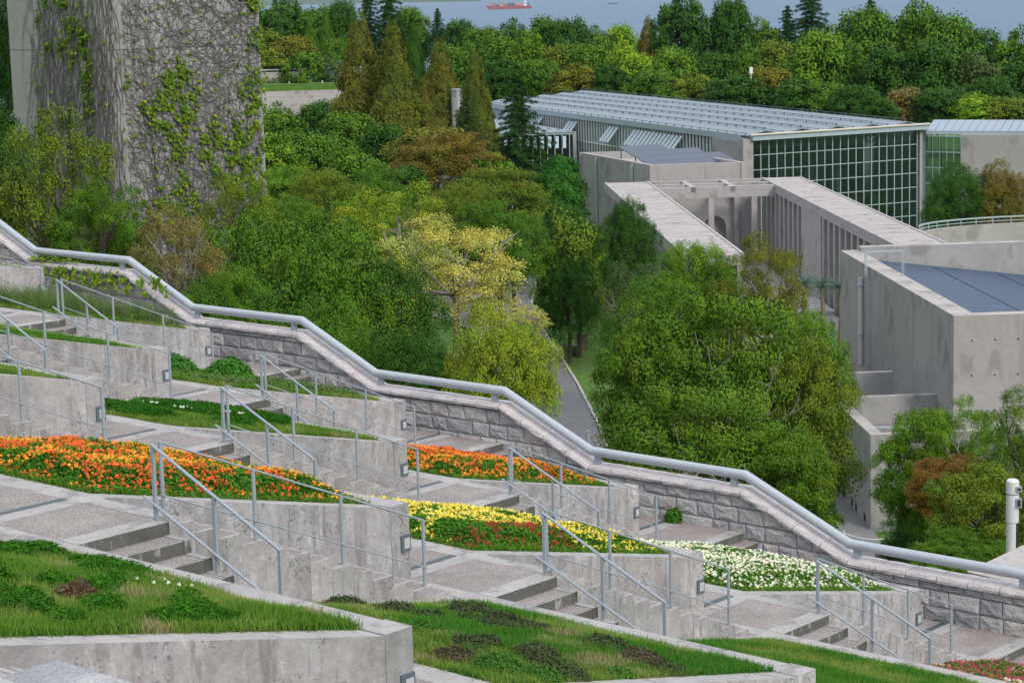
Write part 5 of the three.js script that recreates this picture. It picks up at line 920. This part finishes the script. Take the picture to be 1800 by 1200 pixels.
// px, top, bottom and width in photograph pixels at a distance; the crown takes its true size there
function tree(name, label, kind, [px, top, bot, wid, dist], color, group, { bark = 0, lod, limbs = true, bare = 0 } = {}) {
  const n = treeN++, rng = rngOf(4000 + n * 13), c = atDist(px, (top + bot) / 2, dist), k = Math.hypot(dist, EYE - c.y) / FX, rx = wid / 2 * k, ry = (bot - top) / 2 * k, gy = groundY(c.x, c.z);
  const t = thing(name, label, 'tree', group); t.position.set(c.x, gy, c.z); t.rotation.y = bare ? 0 : rng() * 6.28;
  const cy = c.y - gy, far = (lod ?? (dist > 150 ? 'f' : 'n'));
  const src = archetype(kind, far, n % 3), crown = src.mesh.clone(); crown.name = 'crown'; crown.material = tinted(color); shade(crown); const sy = 2 * ry / (src.y1 - src.y0), wide = ['cedar', 'cone', 'oval'].includes(kind) ? 1 : 1.12; crown.position.y = cy - sy * (src.y0 + src.y1) / 2; crown.scale.set(rx * wide / src.ex, sy, rx * wide / src.ex); t.add(crown);
  // trunk and limbs as one body
  const r0 = clamp(0.018 * (cy + ry), 0.06, 0.2), list = [], lean = V((rng() - 0.5) * rx * 0.25, 0, (rng() - 0.5) * rx * 0.25), topY = cy + (['cedar', 'cone', 'oval'].includes(kind) ? ry * 0.95 : ry * 0.25), at = (f) => V(lean.x * f + Math.sin(f * 5 + n) * r0 * 0.6, lerp(-0.3, topY, f), lean.z * f);
  list.push(limb([0, 0.25, 0.5, 0.75, 1].map(at), [r0 * 1.2, r0, r0 * 0.85, r0 * 0.6, r0 * 0.2], 7));
  if (limbs && !['cedar', 'cone', 'oval'].includes(kind)) for (let m = 0; m < (far === 'n' ? 13 : 5); m++) {
    const f = clamp((cy - ry * (0.9 - rng() * 0.9)) / topY, 0.2, 0.9), p = at(f), a = rng() * 6.28, q = V(Math.cos(a) * rx * (0.55 + 0.35 * rng()), cy + ry * (rng() * 1.1 - 0.3), Math.sin(a) * rx * (0.55 + 0.35 * rng())), mid = p.clone().lerp(q, 0.5).add(V((rng() - 0.5) * 0.4, -0.1 * ry, (rng() - 0.5) * 0.4));
    list.push(limb([p, mid, q], [r0 * 0.42, r0 * 0.26, r0 * 0.07], 5));
    if (far === 'n') for (let s = 0; s < 2; s++) { const e = mid.clone().lerp(q, 0.3 + 0.4 * rng()), d = V((rng() - 0.5) * rx * 0.7, rng() * ry * 0.4, (rng() - 0.5) * rx * 0.7); list.push(limb([e, e.clone().add(d)], [r0 * 0.14, r0 * 0.04], 4)); }
  }
  for (let m = 0; m < bare; m++) { // leafless pale boughs that break out of the near side of the crown
    const a = 0.5 + (rng() - 0.5) * 1.6, p = V((rng() - 0.5) * rx * 0.6, cy - ry * (0.2 + 0.5 * rng()), rx * 0.85), q = p.clone().add(V(Math.cos(a * 3) * rx * 0.35, ry * (0.2 + 0.5 * rng()), rx * (0.28 + 0.12 * rng()))), mid = p.clone().lerp(q, 0.5).add(V((rng() - 0.5) * 0.5, 0.15, 0.1)); list.push(limb([p, mid, q], [0.05, 0.035, 0.012], 5));
    for (let s = 0; s < 5; s++) { const e = mid.clone().lerp(q, rng()), d = V((rng() - 0.5) * 1.6, 0.2 + rng() * 0.9, (rng() - 0.2) * 0.6); list.push(limb([e, e.clone().addScaledVector(d, 0.5).add(V(0.06, 0, 0)), e.clone().add(d)], [0.02, 0.014, 0.005], 4)); }
  }
  if (kind === 'cedar') for (let m = 0; m < 26; m++) { const y = cy + ry * (rng() * 1.7 - 0.95), f = (cy + ry - y) / (2 * ry), a = rng() * 6.28, l = rx * f * 0.7; list.push(limb([V(0, y, 0), V(Math.cos(a) * l, y - 0.15 * l, Math.sin(a) * l)], [r0 * 0.22, r0 * 0.06], 4)); }
  part('trunk', merged(list), BARK[bark], t);
  return t;
}
const K0 = { green: [0.07, 0.15, 0.017], dark: [0.035, 0.095, 0.018], fresh: [0.1, 0.195, 0.02], olive: [0.11, 0.16, 0.022], yellow: [0.36, 0.355, 0.14], ygreen: [0.2, 0.26, 0.035], rust: [0.19, 0.11, 0.03], brown: [0.14, 0.115, 0.028], pinkish: [0.17, 0.145, 0.075], cedar: [0.035, 0.095, 0.032], grey: [0.07, 0.11, 0.06], lime: [0.15, 0.26, 0.025], maple: [0.085, 0.155, 0.018], larch: [0.105, 0.112, 0.024], larch2: [0.09, 0.115, 0.022], ochre: [0.125, 0.14, 0.02] }, K = Object.fromEntries(Object.entries(K0).map(([k, [r, g, b]]) => [k, [r * 1.42, g * 1.45, b * 0.85]]));
// --- before and beside the tower
tree('leafy_tree', 'tall dark tree behind the tower at the left edge', 'round', [-22, -70, 260, 110, 100], K.dark, null);
tree('olive_tree', 'olive-green tree with thin crown before the tower, nearest the left edge', 'airy', [100, 215, 500, 215, 66], K.olive, null);
tree('leafy_tree', 'dark green tree cut by the left edge beside the tower', 'round', [-25, 190, 440, 150, 70], K.dark, null);
tree('leafy_tree', 'green tree low before the tower corner', 'airy', [175, 330, 500, 170, 64], K.green, null);
tree('blushing_tree', 'small pinkish tan tree below the middle of the tower', 'airy', [305, 375, 560, 160, 62], K.pinkish, null, { bark: 1 });
tree('leafy_tree', 'low green tree beside the pinkish one, just above the tube rail', 'bush', [205, 395, 500, 130, 67], K.green, null);
tree('leafy_tree', 'yellow-green tree at the foot of the tower edge', 'airy', [430, 320, 520, 150, 76], K.olive, null);
tree('leafy_tree', 'broad green tree directly behind the upper tube rail', 'round', [470, 400, 690, 250, 72], K.green, 'green trees behind the wall');
tree('leafy_tree', 'big green tree filling the middle behind the rail', 'round', [575, 420, 720, 260, 68], K.green, 'green trees behind the wall');
tree('leafy_tree', 'dark green tree under the pale yellow crown', 'round', [665, 470, 720, 220, 70], K.dark, 'green trees behind the wall');
tree('leafy_tree', 'low green tree against the rail, under the dark one', 'bush', [560, 545, 720, 210, 60], K.green, 'green trees behind the wall');
tree('leafy_tree', 'low green tree touching the gentle stretch of rail, left of the yellow-green bush', 'bush', [715, 590, 740, 170, 58], K.dark, 'green trees behind the wall');
tree('leafy_tree', 'low green tree over the rail near the pinkish tree', 'bush', [400, 480, 640, 190, 60], K.green, 'green trees behind the wall');
// --- the pale tree, the bush and the trees beside the road
tree('pale_tree', 'pale straw-yellow tree in the centre', 'airy', [785, 392, 560, 270, 92], K.yellow, null, { bark: 1 });
tree('pale_tree', 'greenish yellow crown just behind the pale straw tree', 'airy', [700, 330, 500, 190, 100], K.ygreen, null, { bark: 1 });
tree('yellow_green_tree', 'bushy yellow-green tree overhanging the tube rail', 'bush', [880, 556, 755, 185, 57], K.ygreen, null);
tree('yellow_green_tree', 'sprig of yellowing foliage reaching over the road', 'airy', [925, 540, 580, 80, 60], K.yellow, null, { bark: 1 });
tree('leafy_tree', 'olive tree with bleached branches right of the road', 'airy', [1015, 385, 545, 140, 152], K.olive, null);
tree('leafy_tree', 'dark shaded tree standing on the lawn by the road', 'round', [1000, 445, 590, 120, 150], K.dark, null);
tree('leafy_tree', 'dark slim tree before the left colonnade', 'round', [1105, 360, 500, 100, 142], K.dark, null);
tree('leafy_tree', 'dusty green tree above the lawn', 'airy', [1115, 470, 640, 130, 122], K.grey, null, { bark: 1 });
tree('leafy_tree', 'fresh green tree in front of the left colonnade end', 'round', [1225, 435, 600, 170, 124], K.fresh, null);
tree('leafy_tree', 'golden green tree at the court opening', 'airy', [1345, 425, 620, 150, 120], K.ochre, null);
tree('leafy_tree', 'mid green tree between the lawn and the big maple', 'round', [1155, 500, 690, 170, 108], K.green, null, { bark: 1 });
tree('leafy_tree', 'green tree below the court, left of the hall', 'round', [1425, 560, 760, 135, 108], K.fresh, null);
tree('maple_tree', 'big maple with golden top in the middle of the right grove', 'maple', [1285, 535, 840, 300, 92], K.maple, 'maples right of the road', { bark: 1, bare: 6 });
tree('maple_tree', 'maple whose layered boughs hang over the road edge', 'maple', [1165, 575, 850, 205, 92], K.maple, 'maples right of the road');
tree('maple_tree', 'olive maple beside the hall, its crown reaching the low wing', 'maple', [1408, 610, 880, 180, 90], K.olive, 'maples right of the road');
tree('maple_tree', 'nearest maple with bare pale twigs above the tube rail', 'maple', [1230, 690, 920, 330, 82], K.maple, 'maples right of the road', { bark: 1, bare: 7 });
tree('maple_tree', 'low maple bough behind the lower steep stretch of rail', 'maple', [1375, 760, 935, 180, 80], K.maple, 'maples right of the road');
tree('maple_tree', 'shaded maple low beside the lower road end', 'maple', [1155, 740, 900, 165, 84], K.dark, 'maples right of the road');
// --- in front of the hall
tree('maple_tree', 'fresh green maple before the low wing wall', 'maple', [1622, 735, 915, 160, 86], K.fresh, 'small trees before the hall');
tree('maple_tree', 'small maple turning rusty orange before the hall', 'maple', [1680, 810, 900, 150, 82], K.rust, 'small trees before the hall');
tree('maple_tree', 'thin green tree under the hall corner', 'airy', [1700, 715, 880, 150, 85], K.fresh, 'small trees before the hall', { bark: 1 });
tree('maple_tree', 'tree at the right edge beside the white pole', 'airy', [1800, 700, 900, 150, 80], K.maple, 'small trees before the hall');
tree('maple_tree', 'tangled olive tree behind the white pole', 'maple', [1740, 830, 990, 190, 76], K.olive, 'small trees before the hall');
tree('garden_shrub', 'clipped round green shrub beside the chain barrier', 'bush', [1630, 895, 970, 130, 92], K.dark, null, { limbs: false });
tree('garden_shrub', 'low yellow-green shrub below the rusty maple', 'bush', [1690, 935, 1000, 190, 74], K.green, null, { limbs: false });
tree('garden_shrub', 'dark conifer shrub beside the path chain', 'bush', [1572, 945, 1000, 55, 84], K.dark, null, { limbs: false });
tree('garden_shrub', 'dark clipped shrub at the path edge behind the rail', 'bush', [1425, 860, 950, 90, 88], K.dark, null, { limbs: false });
tree('maple_tree', 'broad maple just past the right edge below the hall', 'maple', [1920, 720, 960, 240, 84], K.maple, 'small trees before the hall');
tree('maple_tree', 'green tree well past the right edge beside the hall', 'round', [2080, 640, 940, 260, 92], K.green, 'small trees before the hall');
// --- round the greenhouse
tree('leafy_tree', 'rounded dark green tree before the right end of the greenhouse', 'bush', [1690, 298, 420, 125, 204], K.dark, null, { lod: 'n' });
tree('leafy_tree', 'bronze-tinged tree at the right edge before the greenhouse extension', 'bush', [1765, 300, 420, 115, 203], K.brown, null, { lod: 'n' });
tree('cedar', 'dark cedar with tiered boughs before the glass pavilion', 'cedar', [912, 148, 325, 125, 212], K.cedar, null);
tree('cedar', 'greyer feathery cedar left of the dark one', 'cedar', [822, 182, 300, 80, 222], K.grey, null);
tree('cypress', 'dense bright green egg-shaped cypress at the block corner', 'oval', [985, 280, 405, 100, 182], [0.05, 0.17, 0.02], null);
tree('leafy_tree', 'bronze layered tree left of the cypress', 'maple', [775, 240, 350, 170, 195], K.brown, null, { lod: 'n' });
tree('leafy_tree', 'golden olive tree behind the bronze one', 'round', [765, 230, 300, 150, 215], K.ochre, null);
tree('leafy_tree', 'tawny green spreading tree in front of the pavilion', 'maple', [875, 300, 400, 170, 170], K.olive, null, { lod: 'n' });
tree('leafy_tree', 'bright green round tree at the pavilion foot', 'round', [850, 275, 340, 90, 195], K.fresh, null);
tree('leafy_tree', 'green tree between the pale tree and the cypress', 'round', [900, 380, 500, 140, 150], K.green, null, { lod: 'n' });
tree('leafy_tree', 'dark green tree under the dark block', 'round', [1000, 370, 470, 120, 160], K.dark, null, { lod: 'n' });
tree('larch', 'tall bronze conical larch, tallest left of the pavilion', 'cone', [636, 58, 268, 140, 240], K.larch, 'bronze larches');
tree('larch', 'bronze conical larch right beside the tallest one', 'cone', [695, 64, 270, 130, 234], K.larch2, 'bronze larches');
tree('larch', 'slim bronze larch behind the vent stack', 'cone', [775, 88, 235, 95, 265], K.larch, 'bronze larches');
tree('larch', 'bronze larch right of the vent stack', 'cone', [838, 112, 260, 85, 250], K.larch2, 'bronze larches');
tree('larch', 'short bronze larch below the pair', 'cone', [745, 150, 270, 80, 236], K.larch, 'bronze larches');
const words = ['first', 'second', 'third', 'fourth', 'fifth', 'sixth', 'seventh', 'eighth', 'ninth', 'tenth', 'eleventh', 'twelfth', 'thirteenth', 'fourteenth', 'fifteenth', 'sixteenth', 'seventeenth', 'eighteenth', 'nineteenth', 'twentieth', 'twenty-first', 'twenty-second', 'twenty-third', 'twenty-fourth', 'twenty-fifth', 'twenty-sixth', 'twenty-seventh', 'twenty-eighth', 'twenty-ninth', 'thirtieth', 'thirty-first', 'thirty-second'];
const cn = { green: 'green', dark: 'dark green', fresh: 'fresh green', olive: 'olive', ochre: 'golden brown', lime: 'light green', grey: 'grey-green', cedar: 'blackish green', brown: 'bronze', pinkish: 'tan', ygreen: 'yellow-green' };
// --- green wood between tower and pavilion; each crown placed by hand along receding rows
const GW = 'wood between the tower and the pavilion';
[[490, 195, 285, 105, 250, 'green'], [560, 185, 265, 95, 262, 'dark'], [610, 205, 300, 110, 228, 'green'], [470, 245, 345, 120, 205, 'fresh'], [540, 240, 340, 120, 210, 'green'], [680, 225, 320, 100, 222, 'dark'], [620, 265, 370, 125, 188, 'green'],
  [500, 300, 410, 130, 172, 'fresh'], [575, 305, 420, 130, 166, 'olive'], [660, 300, 410, 120, 176, 'green'], [720, 300, 400, 90, 182, 'dark'], [545, 360, 490, 150, 138, 'green'], [630, 355, 480, 140, 142, 'fresh'], [480, 360, 480, 120, 136, 'green'], [800, 330, 450, 130, 150, 'olive'], [860, 360, 480, 130, 146, 'green'], [730, 380, 520, 120, 128, 'green'],
].forEach(([px, a, b, w, d, c], n) => tree('wood_tree', cn[c] + ' tree between tower and pavilion, ' + words[n % 7] + ' in the ' + ['farthest', 'middle', 'nearest'][n / 7 | 0] + ' row', n % 4 === 3 ? 'maple' : 'round', [px, a, b, w, d], K[c], GW, { lod: d < 180 ? 'n' : 'f' }));
// --- the wood along the shore: near row, middle row, skyline row
function row(rowName, group, list) { list.forEach(([px, a, b, w, d, c, kind = 'round'], n) => tree(kind === 'cedar' ? 'cedar' : kind === 'cone' ? 'conifer' : 'shore_tree', cn[c] + ' ' + (kind === 'cedar' ? 'cedar' : kind === 'cone' ? 'conifer' : 'tree') + ', ' + words[n] + ' along the ' + rowName + ' of the shore wood', kind, [px, a, b, w, d], K[c], group)); }
row('skyline row', 'skyline trees of the shore wood', [[470, 25, 130, 90, 420, 'dark'], [505, 5, 110, 90, 430, 'dark'], [560, 20, 120, 80, 425, 'green'], [602, 10, 120, 60, 410, 'dark'], [648, -12, 120, 75, 380, 'cedar', 'cedar'], [685, -20, 130, 85, 375, 'cedar', 'cedar'], [722, 20, 110, 70, 420, 'green'], [770, 22, 100, 50, 415, 'cedar', 'cedar'], [808, 42, 120, 80, 420, 'dark'], [850, 55, 140, 90, 415, 'green'], [905, 48, 140, 90, 420, 'dark'], [960, 40, 150, 90, 410, 'green'], [1000, 42, 150, 90, 405, 'dark'], [1050, 60, 150, 80, 415, 'green'], [1090, 52, 140, 80, 420, 'lime'], [1140, 40, 130, 60, 410, 'brown', 'cone'], [1197, 0, 130, 95, 385, 'dark'], [1240, 60, 150, 70, 410, 'green'], [1285, 8, 140, 75, 385, 'dark'], [1340, 45, 140, 80, 410, 'green'], [1385, 20, 130, 60, 395, 'cedar', 'cedar'], [1425, -14, 135, 105, 380, 'cedar', 'cedar'], [1470, 60, 160, 90, 400, 'green'], [1530, 6, 120, 60, 400, 'cedar', 'cedar'], [1525, 28, 170, 120, 380, 'green'], [1605, 22, 180, 120, 385, 'green'], [1660, 35, 190, 110, 380, 'green'], [1715, 62, 190, 100, 385, 'dark'], [1790, 66, 190, 110, 380, 'green'], [1890, 60, 190, 120, 380, 'green'], [2000, 50, 190, 130, 380, 'dark'], [400, 10, 130, 120, 430, 'dark']]);
row('middle row', 'middle trees of the shore wood', [[470, 60, 150, 80, 360, 'olive'], [515, 70, 150, 90, 355, 'ochre'], [545, 40, 110, 40, 370, 'green', 'cone'], [575, 30, 110, 40, 372, 'green', 'cone'], [600, 75, 160, 70, 350, 'green'], [730, 60, 190, 60, 340, 'dark', 'cone'], [790, 85, 190, 80, 340, 'green'], [885, 75, 180, 90, 345, 'green'], [930, 70, 175, 90, 340, 'fresh'], [985, 85, 180, 80, 335, 'olive'], [1030, 85, 180, 90, 335, 'green'], [1105, 88, 185, 100, 325, 'lime'], [1185, 92, 190, 95, 325, 'fresh'], [1255, 100, 200, 100, 330, 'dark'], [1310, 95, 200, 90, 330, 'green'], [1370, 80, 180, 100, 335, 'olive'], [1440, 65, 190, 110, 330, 'fresh'], [1495, 90, 200, 90, 330, 'green'], [1560, 95, 210, 110, 325, 'dark'], [1640, 85, 215, 110, 325, 'dark'], [1720, 110, 215, 100, 325, 'grey'], [1790, 120, 220, 100, 325, 'dark'], [1880, 110, 225, 120, 320, 'green'], [1980, 100, 230, 130, 315, 'olive'], [380, 60, 170, 110, 370, 'green'], [290, 60, 180, 120, 360, 'olive']]);
row('near row', 'near trees of the shore wood', [[480, 95, 165, 90, 340, 'olive', 'maple'], [540, 100, 170, 90, 338, 'green', 'maple'], [590, 105, 175, 70, 336, 'grey', 'airy'], [660, 150, 230, 90, 290, 'dark'], [880, 110, 185, 90, 315, 'dark'], [945, 110, 180, 90, 318, 'green'], [1010, 120, 185, 90, 315, 'ochre'], [1070, 120, 185, 80, 315, 'dark'], [1150, 130, 195, 90, 310, 'green'], [1215, 135, 200, 90, 308, 'olive'], [1290, 140, 210, 120, 300, 'dark'], [1350, 125, 200, 90, 305, 'ochre'], [1400, 145, 210, 110, 298, 'dark'], [1455, 150, 212, 90, 296, 'green'], [1505, 155, 215, 90, 292, 'dark'], [1540, 170, 220, 70, 285, 'dark'], [1590, 160, 215, 80, 290, 'pinkish'], [1655, 160, 220, 110, 288, 'dark'], [1715, 170, 222, 90, 285, 'lime'], [1775, 175, 225, 90, 285, 'olive'], [1740, 140, 200, 80, 300, 'dark']]);
renderer.render(scene, camera);
